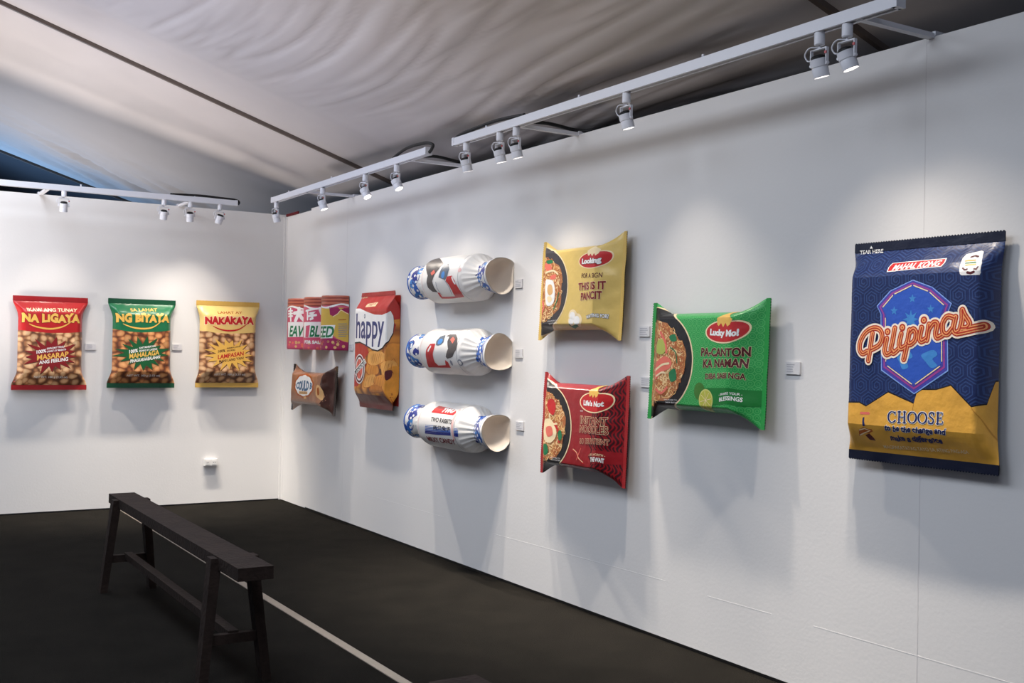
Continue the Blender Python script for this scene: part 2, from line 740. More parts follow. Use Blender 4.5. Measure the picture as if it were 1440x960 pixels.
def wall_box(name, lo, hi, m=None):
    bm = bmesh.new()
    bm_box(bm, lo, hi)
    return struct(from_bm(name, bm, m or M_WALL))


bm = bmesh.new()
n = 40
for i in range(n + 1):
    for j in range(n + 1):
        bm.verts.new((-6 + 20 * i / n, -12 + 13.6 * j / n, 0))
bm.verts.ensure_lookup_table()
for i in range(n):
    for j in range(n):
        bm.faces.new([bm.verts[k] for k in (i * (n + 1) + j, (i + 1) * (n + 1) + j, (i + 1) * (n + 1) + j + 1, i * (n + 1) + j + 1)])
struct(from_bm('floor', bm, M_CARPET))
# right wall: the first board by the corner stands a touch lower
wall_box('wall_right', (0.62, 0.0, 0.012), (12.5, 0.06, H))
wall_box('wall_right_corner', (0.0, 0.0004, 0.004), (0.62, 0.06, H - 0.018))
wall_box('wall_left', (-0.06, -7.5, 0.008), (0.0, 0.06, H))
# seams and joints
bm = bmesh.new()
bm_box(bm, (0.0, -0.024, 0.004), (0.012, 0.0, H - 0.02))
bm_box(bm, (0.012, -0.004, 0.004), (0.03, 0.0, H - 0.02))
struct(from_bm('trim_1', bm, M_WALL, bevel=0.002))
bm = bmesh.new()
for (xa, za), (xb, zb) in (((1.85, .275), (3.15, .280)), ((3.80, .268), (5.45, .290)), ((5.75, .277), (6.16, .282)), ((6.4, .284), (9.0, .30))):
    bm_prism(bm, [V((xa, -.0003, za - .002)), V((xa, .001, za - .004)), V((xa, .001, za + .004)), V((xa, -.0003, za + .002))],
             [V((xb, -.0003, zb - .002)), V((xb, .001, zb - .004)), V((xb, .001, zb + .004)), V((xb, -.0003, zb + .002))])
struct(from_bm('trim_2', bm, M_WALL))
M_SEAM = mat('seam_filler', (206, 203, 202), 0.8, 0.2, vary=0.02)
bm = bmesh.new()
bm_box(bm, (6.906, -0.0006, 0.02), (6.910, 0.001, H))
bm_box(bm, (1.42, -0.0006, 0.02), (1.424, 0.001, H))
struct(from_bm('trim_3', bm, M_SEAM))
bm = bmesh.new()
bm_box(bm, (0.02, -0.012, H - 0.018), (0.32, 0.0, H + 0.004))
struct(from_bm('trim_4', bm, mat('red_tape', (96, 22, 26), 0.7, 0.3, vary=0.1)))
bm = bmesh.new()
bm_box(bm, (0.62, -0.004, 0.0), (12.5, 0.0, 0.014))
struct(from_bm('gap_strip_right', bm, M_BLACKPL))  # black strip standing in for the shadow gap under the wall
bm = bmesh.new()
bm_box(bm, (0.0, -7.5, 0.0), (0.004, -0.02, 0.012))
struct(from_bm('gap_strip_left', bm, M_BLACKPL))  # same black stand-in strip for the gap under the left wall

# ------------------------------------------------------------------ tent roof lining
Z0, SL = 3.0, 0.32
RX = (-4.30, 1.10, 6.24, 11.4)


def roof_fn(x, y):
    z = Z0 - SL * y
    for a, b in zip(RX, RX[1:]):
        if a <= x <= b:
            t = (x - a) / (b - a)
            first = a < -1
            band = 0.75 if not first else 0.12
            inner = smooth01((x - a - band) / 0.6) * smooth01((b - x - 0.12) / 0.5)
            if first:
                inner = smooth01((x - a - 0.05) / 0.5) * smooth01((-0.9 - x) / 1.6)
            # the cloth sags between the rafters and gathers into folds that run rafter to rafter
            sag = -0.10 * math.sin(PI * t) if not first else -0.13 * math.sin(PI * t)
            w = noise.noise(V((x * 0.45, y * 0.5, 1.7 + a))) * 0.55
            q = y + w + 0.05 * (x - a)
            cr = max(0.0, 1 - abs(noise.noise(V((x * 0.33, q * 5.0, 3.3)))) * 2.6) ** 3
            cr2 = max(0.0, 1 - abs(noise.noise(V((x * 0.5, q * 9.0, 8.1)))) * 3.0) ** 3
            mask = smooth01(noise.noise(V((x * 0.3, y * 0.7, 12))) * 1.3 + 0.55)
            f = 0.55 * noise.noise(V((x * 0.3, q * 2.2, 5.5))) + mask * (0.40 * cr + 0.22 * cr2)
            amp = 0.058
            fine = 0.003 * noise.noise(V((x * 2.2, y * 6.5, 5.0)))
            k = 1.0 if not first else 1.5
            if first:
                q2 = x + y * 0.55
                f = noise.noise(V((q2 * 5.5, y * 0.9, 2))) + 0.6 * noise.noise(V((q2 * 11, y * 1.6, 6)))
                amp = 0.034
            z += sag + inner * (f * amp * k + fine)
            if not first:
                z -= 0.012 * math.exp(-((x - 3.37) / 0.012) ** 2)
                z += 0.02 * smooth01((x - a - 0.68) / 0.08) * (1 - smooth01((x - a - 0.8) / 0.2))
    return z


def roof_part(name, xs, ys, fn, m):
    verts = [(x, y, fn(x, y)) for x in xs for y in ys]
    ny = len(ys)
    faces = [(i * ny + j, i * ny + j + 1, (i + 1) * ny + j + 1, (i + 1) * ny + j)
             for i in range(len(xs) - 1) for j in range(ny - 1)]
    return struct(link_mesh(name, verts, faces, [m]))


xs = lattice(-4.3, 11.4, 230, RX)
ys = lattice(-5.0, 1.35, 330)
roof_part('ceiling', xs, ys, roof_fn, M_FABRIC)
roof_part('ceiling_far_slope', lattice(-4.3, 11.4, 40), lattice(-11.2, -5.0, 20), lambda x, y: Z0 + SL * 5 + SL * (y + 5), M_FABRIC)
roof_part('ceiling_end_bay', lattice(-7.0, -4.3, 8), lattice(-5.0, 1.35, 12), lambda x, y: Z0 - SL * y + 0.02, M_DARKFAB)


def rafter(name, x, label):
    bm = bmesh.new()
    for y0, y1 in ((-5.0, 1.35),):
        for lo, hi, dz in ((-0.014, 0.014, 0.05),):
            a = [V((x + lo, y0, Z0 - SL * y0 - 0.03)), V((x + hi, y0, Z0 - SL * y0 - 0.03)),
                 V((x + hi, y0, Z0 - SL * y0 + dz)), V((x + lo, y0, Z0 - SL * y0 + dz))]
            b = [V((p.x, y1, p.z - SL * (y1 - y0))) for p in a]
            bm_prism(bm, a, b)
    o = from_bm(name, bm, mat('dark_rafter_rail', (104, 92, 84), 0.6, 0.4, vary=0.1), bevel=0.006)
    return struct(o)


for k, x in enumerate(RX):
    rafter('trim_rafter_%d' % (k + 1), x, '')
wall_box('wall_tent_side', (-7, 1.35, 0), (12.6, 1.40, 2.75), M_DARKFAB)
wall_box('wall_tent_gable', (-7.05, -8, 0), (-7.0, 1.4, 6), M_DARKFAB)

# ------------------------------------------------------------------ floor strip
bm = bmesh.new()
bm_box(bm, (0.05, -1.434, 0.0), (9.0, -1.388, 0.004))
tag(from_bm('floor_joint_strip', bm, M_STEEL, bevel=0.002), 'long pale metal joint strip lying across the black carpet behind the bench', 'floor strip')


# ------------------------------------------------------------------ benches
def make_bench(loc, label, cat='bench'):
    t = thing('wooden_bench', label, cat, loc, group=None)
    L, hw, top, th = 2.42, 0.072, 0.525, 0.052
    bm = bmesh.new()
    bm_box(bm, (-L / 2, -hw, top - th), (L / 2, hw, top))
    from_bm('seat', bm, M_WOOD, t, bevel=0.004)
    for e, sx in ((1, 1), (-1, -1)):
        xt, xb = (L / 2 - 0.30, L / 2 - 0.26) if sx > 0 else (-L / 2 + 0.235, -L / 2 + 0.20)
        for sy in (1, -1):
            bm = bmesh.new()

            def sec(xc, yc, z, wx, wy):
                return [V((xc - wx, yc - wy, z)), V((xc + wx, yc - wy, z)), V((xc + wx, yc + wy, z)), V((xc - wx, yc + wy, z))]
            bm_prism(bm, sec(xb, sy * 0.134, 0.0, 0.030, 0.019), sec(xt, sy * 0.078, top - 0.006, 0.034, 0.022))
            from_bm('leg', bm, M_WOOD, t, bevel=0.003)
        xr = xb * 0.7 + xt * 0.3
        bm = bmesh.new()
        bm_box(bm, (xr - 0.016, -0.105, 0.165), (xr + 0.016, 0.105, 0.205))
        from_bm('cross_rail', bm, M_WOOD, t, bevel=0.002)
    bm = bmesh.new()
    bm_box(bm, (-L / 2 + 0.2, -0.022, 0.178), (L / 2 - 0.27, 0.022, 0.214))
    from_bm('stretcher', bm, M_WOOD, t, bevel=0.002)
    return t


make_bench((4.18, -2.035, 0), 'long narrow dark wooden bench on splayed legs, standing whole on the black carpet')
b2 = make_bench((8.24, -2.045, 0), 'dark bench end just showing its corner at the bottom edge of the photo')

# ------------------------------------------------------------------ track rails
def make_rail(label, p0, p1, arms, wall_dir, cables):
    p0, p1 = V(p0), V(p1)
    d = (p1 - p0).normalized()
    L = (p1 - p0).length
    side = V((0, 0, 1)).cross(d)
    t = thing('lighting_track', label, 'track rail', p0, (0, 0, math.atan2(d.y, d.x)), 'white lighting tracks above the walls')
    bm = bmesh.new()
    w, h = 0.022, 0.044
    prof = [(-w, 0), (-w, h), (w, h), (w, 0), (w * .45, 0), (w * .45, .012), (-w * .45, .012), (-w * .45, 0)]
    a = [bm.verts.new((0, y, z)) for y, z in prof]
    b = [bm.verts.new((L, y, z)) for y, z in prof]
    for i in range(8):
        j = (i + 1) % 8
        bm.faces.new((a[i], b[i], b[j], a[j]))
    bm.faces.new(a)
    bm.faces.new(b[::-1])
    bmesh.ops.recalc_face_normals(bm, faces=bm.faces)
    from_bm('rail', bm, M_WHITEMETAL, t)
    bm = bmesh.new()
    bm_box(bm, (0.01, -w * .44, 0.008), (L - 0.01, w * .44, 0.0115))
    from_bm('slot', bm, M_BLACKPL, t)
    for e in (0, L):
        bm = bmesh.new()
        bm_box(bm, (e - 0.012, -w - .002, 0.0), (e + 0.012, w + .002, h + .002))
        from_bm('end_cap', bm, M_WHITEMETAL, t, bevel=0.003)
    for s_ in arms:
        bm = bmesh.new()
        # flat arm from the wall top out to the rail
        y1 = wall_dir * 0.425
        bm_box(bm, (s_ - 0.014, min(0, y1), 0.001), (s_ + 0.014, max(0, y1), 0.020))
        bm_box(bm, (s_ - 0.02, y1 - 0.03, 0.009), (s_ + 0.02, y1 + 0.03, 0.026))
        from_bm('bracket_arm', bm, M_WHITEMETAL, t, bevel=0.002)
    for s_ in [0.35 + 0.9 * k for k in range(int((L - .3) / 0.9))]:
        bm = bmesh.new()
        bm_lathe(bm, [(0, 0.062), (0.006, 0.062), (0.007, 0.043)], Matrix.Translation((s_, 0, 0)), 8)
        from_bm('fixing_bolt', bm, M_WHITEMETAL, t)
    for pts in cables:
        bm = bmesh.new()
        bm_tube(bm, catmull3(pts, 6), 0.010, 8)
        from_bm('cable', bm, M_BLACKRUB, t, smooth=True)
    return t


def catmull3(pts, n=6):
    out = []
    N = len(pts)
    for i in range(N - 1):
        p0, p1, p2, p3 = [V(pts[k]) for k in (max(i - 1, 0), i, i + 1, min(i + 2, N - 1))]
        for k in range(n):
            t = k / n
            out.append(0.5 * (2 * p1 + (p2 - p0) * t + (2 * p0 - 5 * p1 + 4 * p2 - p3) * t * t + (3 * p1 - p0 - 3 * p2 + p3) * t ** 3))
    out.append(V(pts[-1]))
    return out


RY = -0.40
ZR = 2.592
make_rail('long white lighting track above the long wall, over the noodle packs and navy bag', (3.96, RY, ZR), (7.10, RY, ZR), (0.67, 2.97), 1,
          [[(0.75, 0.0, 0.052), (0.45, 0.01, 0.075), (0.2, 0.0, 0.066), (0.06, 0.0, 0.06), (-0.03, 0, 0.035), (-0.022, 0.0, 0.012)],
           [(0.67, 0.02, 0.034), (0.67, 0.2, 0.046), (0.67, 0.38, 0.032), (0.72, 0.46, 0.03)]])
make_rail('shorter white lighting track over the wall near the corner, three lit spots', (0.80, RY, ZR), (3.60, RY, ZR), (0.73, 2.53), 1,
          [[(2.3, 0.0, 0.05), (2.5, 0.0, 0.085), (2.75, 0.0, 0.08), (2.86, 0.0, 0.055), (2.85, 0.0, 0.03), (2.82, 0.0, 0.014)],
           [(2.53, 0.06, 0.034), (2.53, 0.2, 0.05), (2.53, 0.36, 0.034), (2.56, 0.44, 0.03)]])
make_rail('white lighting track over the left wall above the three peanut bags', (0.40, -0.60, ZR), (0.40, -5.2, ZR), (0.37, 1.49, 3.2), -1,
          [[(0.55, 0, 0.05), (0.3, 0, 0.06), (0.12, 0, 0.055), (0.0, 0, 0.05), (-0.03, 0, 0.03), (-0.02, 0, 0.014)]])
for o in bpy.data.objects:
    pass


# ------------------------------------------------------------------ track spots
M_LENS = mat('lit_lens', (255, 246, 232), 0.3, 0.5, emit=9)


def make_spot(label, loc, facing, lean, drop=0.27, power=1.0, spin=0.0):
    """loc: where it clips to the track; facing: unit vector to the wall; lean: sideways lean along the wall"""
    t = thing('track_spotlight', label, 'spotlight', loc, (0, 0, math.atan2(facing[1], facing[0]) - PI / 2 + spin),
              'white spotlights clipped to the tracks')
    bm = bmesh.new()
    bm_lathe(bm, [(0, 0.0), (0.019, 0.0), (0.0195, -0.004), (0.0195, -0.045), (0.016, -0.049), (0, -0.049)], Matrix.Identity(4), 20)
    from_bm('adapter', bm, M_WHITEMETAL, t, smooth=True)
    bm = bmesh.new()
    bm_tube(bm, [(0, 0, -0.047), (0, 0, -0.062)], 0.005)
    from_bm('stem', bm, M_WHITEMETAL, t, smooth=True)
    axis = V((lean, drop, -1.0)).normalized()
    q = axis.to_track_quat('-Z', 'Y').to_matrix().to_4x4()
    Mh = Matrix.Translation((0, 0, -0.118)) @ q
    # yoke: flat U strap from the stem down both sides of the head
    bm = bmesh.new()
    R = 0.037
    for sx in (1, -1):
        bm_box(bm, (sx * R - 0.002, -0.007, -0.124), (sx * R + 0.002, 0.007, -0.060))
    bm_box(bm, (-R + .002, -0.007, -0.064), (R - .002, 0.007, -0.060))
    from_bm('yoke', bm, M_WHITEMETAL, t)
    for sx in (1, -1):
        bm = bmesh.new()
        mx = Matrix.Translation((sx * (R + .002), 0, -0.118)) @ Matrix.Rotation(PI / 2 * sx, 4, 'Y')
        bm_lathe(bm, [(0, .004), (.006, .004), (.006, 0)], mx, 10)
        from_bm('pivot_knob', bm, M_WHITEMETAL, t)
    bm = bmesh.new()
    r = 0.031
    bm_lathe(bm, [(r * .7, 0.022), (r, 0.020), (r, -0.008), (r * .93, -0.010), (r * .93, -0.012), (r * .96, -0.014), (r * .96, -0.046),
                  (r * .88, -0.047), (r * .86, -0.028), (0, -0.028)], Mh, 28)
    head = from_bm('head', bm, M_WHITEMETAL, t, smooth=True)
    bm = bmesh.new()
    bm_lathe(bm, [(0, 0.034), (r * .6, 0.034), (r * .84, 0.028), (r * .86, 0.019), (0, 0.019)], Mh, 24)
    from_bm('rear_cap', bm, M_BLACKPL, head, smooth=True)
    bm = bmesh.new()
    bm_lathe(bm, [(r * .85, -0.0285), (r * .5, -0.0305), (0, -0.031)], Mh, 24)
    from_bm('lens', bm, M_LENS, head, smooth=True)
    bm = bmesh.new()
    bm_tube(bm, catmull3([(-0.004, 0, -0.056), (-0.03, -0.02, -0.055), (-0.056, -0.016, -0.075), (-0.048, -0.008, -0.098), (-0.026, -0.006, -0.096)], 5), 0.0028, 6)
    from_bm('cord', bm, M_WHITEMETAL, t, smooth=True)
    bm = bmesh.new()
    bm_box(bm, (0.033, -0.011, -0.085), (0.042, -0.007, -0.076))
    from_bm('red_tab', bm, M_RED_DOT, t, bevel=0.001)
    ld = bpy.data.lights.new('spot_beam', 'SPOT')
    ld.energy = SPOT_W * power
    ld.color = SPOT_COL
    ld.spot_size = math.radians(84)
    ld.spot_blend = 1.0
    ld.shadow_soft_size = 0.025
    # natural distance falloff switched off, so the beam lights the wall evenly
    ld.use_nodes = True
    nt = ld.node_tree
    em = nt.nodes['Emission']
    fo = nt.nodes.new('ShaderNodeLightFalloff')
    fo.inputs['Strength'].default_value = 1.0
    nt.links.new(fo.outputs['Constant'], em.inputs['Strength'])
    lo = bpy.data.objects.new('spot_beam', ld)
    COL.objects.link(lo)
    lo.parent = t
    lo.matrix_local = Mh @ Matrix.Translation((0, 0, -0.056))
    return t


RS = [(4.085, 0.0, 'first spotlight on the long track, at its far cable end'),
      (4.46, 0.05, 'left spotlight of the close pair near the far end of the long track'),
      (4.63, 0.05, 'right spotlight of the close pair near the far end of the long track'),
      (5.59, 0.10, 'lone spotlight midway along the long track, lens edge glowing'),
      (6.75, 0.05, 'left one of the two large spotlights at the near end of the long track'),
      (6.88, 0.22, 'glowing right one of the two large spotlights at the near end of the long track'),
      (0.86, -0.10, 'farthest spotlight on the short track, hanging above the wall corner'),
      (1.88, 0.25, 'spotlight second from the corner on the short track, tilted'),
      (2.66, 0.55, 'brightest spotlight on the short track with its lamp glowing at the camera'),
      (3.16, 0.45, 'tilted spotlight at the near end of the short track, under the looped cable')]
for x, lean, lab in RS:
    make_spot(lab, (x, RY, ZR), (0, 1, 0), lean)
LS = [(-1.975, 0.0, 'leftmost spotlight on the left wall track, black back showing'),
      (-1.20, 0.0, 'spotlight on the left wall track above the gap between green and yellow bags'),
      (-0.985, 0.1, 'spotlight beside the bracket arm on the left wall track'),
      (-0.735, -0.2, 'bright white spotlight at the corner end of the left wall track')]
for y, lean, lab in LS:
    make_spot(lab, (0.40, y, ZR), (-1, 0, 0), lean)

# ------------------------------------------------------------------ wall placards and socket
def make_placard(loc, side, label, w=0.082, h=0.052):
    t = thing('placard', label, 'label card', loc, (0, 0, 0 if side == 'R' else PI / 2), 'white caption cards on the walls')
    bm = bmesh.new()
    bm_box(bm, (-w / 2, -0.008, -h / 2), (w / 2, -0.0005, h / 2))
    c = from_bm('card', bm, M_CARD, t, bevel=0.0008)
    bm = bmesh.new()
    rnd = random.Random(int(loc[0] * 100 + loc[1] * 10))
    for k in range(4):
        z = h * (0.30 - 0.19 * k)
        bm_box(bm, (-w * .40, -0.0086, z - .0022), (-w * .40 + w * rnd.uniform(.4, .78), -0.0079, z + .0022))
    from_bm('printed_lines', bm, M_INK, c)


for (px, pz, lab) in ((6.266, 1.347, 'caption card right of the green noodle pack'),
                      (5.257, 1.508, 'caption card at the lower right of the yellow noodle pack'),
                      (5.276, 1.254, 'caption card at the upper right of the red noodle pack'),
                      (4.050, 1.800, 'caption card right of the top wrapped candy'),
                      (4.066, 1.383, 'caption card right of the middle wrapped candy'),
                      (4.093, 0.953, 'caption card right of the bottom wrapped candy'),
                      (1.553, 1.402, 'caption card right of the pink cans, left of the red snack box')):
    make_placard((px, 0, pz), 'R', 'small white ' + lab)
make_placard((0, -1.679, 1.364), 'L', 'small white caption card right of the red peanut bag')
make_placard((0, -0.967, 1.374), 'L', 'small white caption card right of the green peanut bag')

t = thing('wall_socket', 'white double wall socket low on the left wall below the yellow peanut bag', 'socket', (0, -0.657, 0.366), (0, 0, PI / 2))
bm = bmesh.new()
bm_box(bm, (-0.058, -0.034, -0.030), (0.058, -0.0005, 0.030))
bx = from_bm('back_box', bm, M_SOCK, t, bevel=0.004)
for sx in (-1, 1):
    bm = bmesh.new()
    bm_box(bm, (sx * .028 - .02, -0.038, -0.02), (sx * .028 + .02, -0.033, 0.02))
    f = from_bm('outlet', bm, M_SOCK, bx, bevel=0.002)
    bm = bmesh.new()
    for dx in (-.007, .007):
        bm_box(bm, (sx * .028 + dx - .0015, -0.0385, -0.006), (sx * .028 + dx + .0015, -0.0378, 0.006))
    from_bm('slots', bm, M_BLACKPL, f)

# ------------------------------------------------------------------ print inks
def ink(name, col, rough=0.42, **k):
    return mat('print_' + name, col, rough, 0.4, bump=k.get('bump', 0.10), bscale=k.get('bscale', 28), vary=k.get('vary', 0.03), vscale=20)


I_WHITE = ink('white', (232, 230, 226))
I_CREAM = ink('cream', (236, 214, 170))
I_YEL = ink('yellow', (226, 178, 84))
I_RED = ink('red', (186, 32, 34))
I_DRED = ink('dark_red', (128, 20, 26))
I_MAROON = ink('maroon', (84, 20, 26))
I_BLACK = ink('black', (24, 22, 24))
I_NAVY = ink('navy', (26, 38, 92))
I_BLUE = ink('blue', (44, 84, 178))
I_SKY = ink('sky_blue', (62, 130, 196))
I_LBLUE = ink('light_blue', (128, 164, 226))
I_INDIGO = ink('indigo', (66, 66, 158))
I_MAGENTA = ink('magenta', (150, 62, 140))
I_ORANGE = ink('orange', (222, 128, 44))
I_DORANGE = ink('deep_orange', (168, 84, 26))
I_BROWN = ink('brown', (92, 54, 32))
I_GREEN = ink('green', (30, 116, 70))
I_DGREEN = ink('dark_green', (16, 84, 44))
I_PINK = ink('pink', (206, 92, 124))
I_GREY = ink('grey', (128, 132, 142))
I_TAN = ink('tan', (214, 168, 112))
I_SALMON = ink('salmon', (222, 110, 92))
C_NUT = cell_mat('print_pale_nuts', [(0.0, (232, 196, 152)), (0.38, (212, 166, 120)), (0.52, (156, 104, 66)), (0.68, (96, 58, 36))], 19, stretch=(1, 1, 1.1))
C_NUTB = cell_mat('print_brown_nuts', [(0.0, (226, 168, 112)), (0.38, (202, 138, 84)), (0.52, (146, 84, 46)), (0.68, (88, 46, 26))], 19, stretch=(1, 1, 1.1))
C_CHIP = cell_mat('print_corn_chips', [(0.0, (240, 178, 84)), (0.4, (222, 146, 56)), (0.6, (160, 90, 34)), (0.8, (110, 58, 26))], 11, stretch=(1, 1, 0.8), hue=0.2)


def star_pts(cx, cy, r1, r2, n, rot=PI / 2, sx=1.0, rnd=None):
    out = []
    for k in range(2 * n):
        r = r1 if k % 2 == 0 else r2
        if rnd:
            r *= rnd.uniform(0.82, 1.12)
        a = rot + PI * k / n
        out.append((cx + sx * r * math.cos(a), cy + r * math.sin(a)))
    return out


def finish_pouch(name, P, base, label, cat, group=None, seal_mat=None, part='pouch', seal_mats=None):
    o = thing(name, label, cat, (0, 0, 0), group=group)
    place(o, P.M)
    P.body.build(part, o, base, P.back)
    for k, (S, ex) in enumerate(P.seals):
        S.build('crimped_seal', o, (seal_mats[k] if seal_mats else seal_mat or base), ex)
    return o


# ------------------------------------------------------------------ three peanut bags on the left wall
def peanut_bag(yc, zc, W, Hh, base, nuts, seal, label, spec, seed):
    M = wall_matrix(yc, zc, 'L', 0.02, 0.004)
    P = Pouch(Hh, W, W * spec['body'], 0.105, 0.034, 0.04, ramp=0.10, straight=0.4, flank=0.05, M=M, crink=0.006, n_a=26, n_l=34, seed=seed, narrow=1.2)
    b = P.body
    rnd = random.Random(seed)
    hb, lb = b.us[-1], b.vs[-1]
    edge = [b.uv(*q) for q in spec['border']]
    x0, x1 = edge[0], edge[-1]
    pts = [(-hb - .02, x0[1])] + edge + [(hb + .02, x1[1]), (hb + .02, -lb - .01), (-hb - .02, -lb - .01)]
    b.poly(pts, nuts, 0, px=False)
    b.text(spec['top'][0], spec['top'][1], spec['top'][2], spec['top'][3], spec['topink'], 2, bold=0.025)
    name, bl, br, h = spec['name']

    def jolly(x, y):
        return x, y * (1.0 + 0.10 * math.sin(x * 23 + seed)) + 0.05 * math.sin(x * 17)
    b.text(name, bl, br, h, spec['nameink'], 1, bold=0.065, edge=(spec['edge'], 0.045), warp=jolly, space=1.05)
    sm = catmull([b.uv(*q) for q in spec['smile']], 6)
    up, dn = [], []
    for k, q in enumerate(sm):
        w = 0.0015 + 0.0055 * math.sin(PI * min(1, (k + 0.6) / len(sm))) ** 0.7
        up.append((q[0], q[1] + w))
        dn.append((q[0], q[1] - w))
    b.poly(up + dn[::-1], spec['nameink'], 2, px=False)
    c = b.uv(*spec['burst'])
    b.poly(star_pts(c[0] + .004, c[1] - .006, 0.150, 0.090, 17, 0.3, 1.48, random.Random(seed)), I_BROWN, 1, px=False)
    b.poly(star_pts(c[0], c[1], 0.150, 0.090, 17, 0.3, 1.48, random.Random(seed)), spec['burstink'], 2, px=False)
    for body, bl, br, h, m in spec['lines']:
        b.text(body, bl, br, h, m, 3, bold=0.03)
    b.text('NET WT. 100 g (3.53 oz)', spec['net'][0], spec['net'][1], 2.6, I_WHITE, 2, bold=0.015)
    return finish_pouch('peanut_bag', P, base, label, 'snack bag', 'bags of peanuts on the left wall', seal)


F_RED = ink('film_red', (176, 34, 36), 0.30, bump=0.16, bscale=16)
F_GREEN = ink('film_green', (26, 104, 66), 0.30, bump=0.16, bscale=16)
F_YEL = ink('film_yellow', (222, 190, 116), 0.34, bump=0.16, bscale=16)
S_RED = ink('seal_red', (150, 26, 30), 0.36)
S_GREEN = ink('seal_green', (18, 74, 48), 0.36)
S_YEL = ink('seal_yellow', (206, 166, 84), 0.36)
peanut_bag(-1.997, 1.387, 0.572, 0.760, F_RED, C_NUT, S_RED,
           'red and clear peanut bag reading NA LIGAYA, leftmost on the left wall',
           dict(body=.85, border=[(25, 464), (45, 466), (71, 468), (95, 468), (115.5, 466.7)],
                top=('IKAW ANG TUNAY', (39, 437.5), (108, 438.6), 4.6), topink=I_CREAM,
                name=('NA LIGAYA', (31, 452), (112.6, 453.2), 10.5), nameink=I_YEL, edge=I_DRED,
                smile=[(40.8, 455), (51.7, 459.4), (71.7, 462.2), (90, 458.4), (103.5, 449.5)],
                burst=(72.5, 499.5), burstink=I_DRED,
                lines=[('100%', (51.3, 497.2), (65, 495), 4.6, I_WHITE), ('KAPAG MAY TIWALA', (66, 491.4), (91, 488.2), 2.6, I_WHITE),
                       ('LAHAT AY MASAYA', (66, 495.4), (93, 492.2), 2.6, I_WHITE), ('MASARAP', (52, 506.3), (96.3, 500.8), 7, I_YEL),
                       ('ANG FEELING', (54.7, 512), (95.8, 506.7), 4.8, I_WHITE)],
                net=((47.5, 531), (95, 531.2))), 1)
peanut_bag(-1.272, 1.399, 0.558, 0.752, F_GREEN, C_NUTB, S_GREEN,
           'dark green peanut bag reading NG BIYAYA, middle of the three on the left wall',
           dict(body=.857, border=[(158, 462.5), (180, 466), (200, 467.5), (222, 466.5), (241, 464.5)],
                top=('SA LAHAT', (184, 437.8), (221, 437.6), 4.0), topink=I_YEL,
                name=('NG BIYAYA', (163.3, 452.2), (238, 452.6), 10.5), nameink=I_YEL, edge=I_DGREEN,
                smile=[(173, 455), (185, 459.7), (201.7, 462), (216.7, 459.2), (230, 448.5)],
                burst=(200.8, 497.5), burstink=I_DGREEN,
                lines=[('100%', (181.7, 496.7), (193.8, 494.6), 4.6, I_WHITE), ('KAHIT MAHIRAP ANG', (195.8, 490.4), (219, 487.4), 2.6, I_WHITE),
                       ('BUHAY AY LAGING', (195.8, 494.6), (221, 491.6), 2.6, I_WHITE), ('MAHALAGA', (181.7, 504), (224, 498.2), 6.5, I_YEL),
                       ('PINAGKAKAABALAHAN', (183.3, 510), (225, 503.6), 4.4, I_WHITE)],
                net=((178, 529), (225, 529))), 2)
peanut_bag(-0.532, 1.406, 0.566, 0.760, F_YEL, C_NUT, S_YEL,
           'yellow peanut bag reading NAKAKAYA in red, nearest the corner on the left wall',
           dict(body=.885, border=[(283, 464.7), (302, 467.5), (321.7, 469), (342, 468.5), (359.5, 467.3)],
                top=('LAHAT AY', (306.7, 441), (340.8, 441.2), 3.2), topink=I_DORANGE,
                name=('NAKAKAYA', (288.3, 455.2), (356.8, 455.5), 9.5), nameink=I_RED, edge=I_CREAM,
                smile=[(299.3, 458.3), (310, 463), (323.3, 464.8), (336.7, 462.5), (350.5, 453)],
                burst=(322.5, 497.8), burstink=I_YEL,
                lines=[('100%', (306.7, 495.8), (316.7, 494.4), 3.6, I_BROWN), ('PAGSUBOK SA BUHAY', (319, 490.6), (338.5, 487.6), 1.8, I_BROWN),
                       ('KAYANG', (319, 494.4), (330.5, 492.8), 2.4, I_BROWN), ('LAMPASAN', (306.3, 504.9), (342.5, 499.3), 5.6, I_RED),
                       ("MANI LANG 'YAN!", (308, 509.8), (342.5, 504.6), 3.4, I_BROWN)],
                net=((301, 527.5), (345, 527.5))), 3)


# ------------------------------------------------------------------ big navy bag
def hex_cell(mname):
    return mat(mname, (26, 40, 84), 0.33, 0.5, bump=0.12, bscale=14, vary=0.06, vscale=3)


F_NAVY = hex_cell('print_film_navy')
I_HEX = ink('hex_line', (46, 66, 112), 0.36)
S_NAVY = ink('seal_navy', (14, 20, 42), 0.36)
I_CHIP = mat('print_big_chip', (222, 164, 66), 0.42, 0.4, bump=0.15, bscale=22, vary=0.16, vscale=9)
M = wall_matrix(6.939, 1.4225, 'R', 0.020, 0.006)
PB = Pouch(0.846, 0.655, 0.632, 0.102, 0.032, 0.036, dome=0.004, ramp=0.105, straight=0.5, flank=0.045, M=M, crink=0.005, n_a=34, n_l=44, seed=4.0, soft=1.6)
b = PB.body
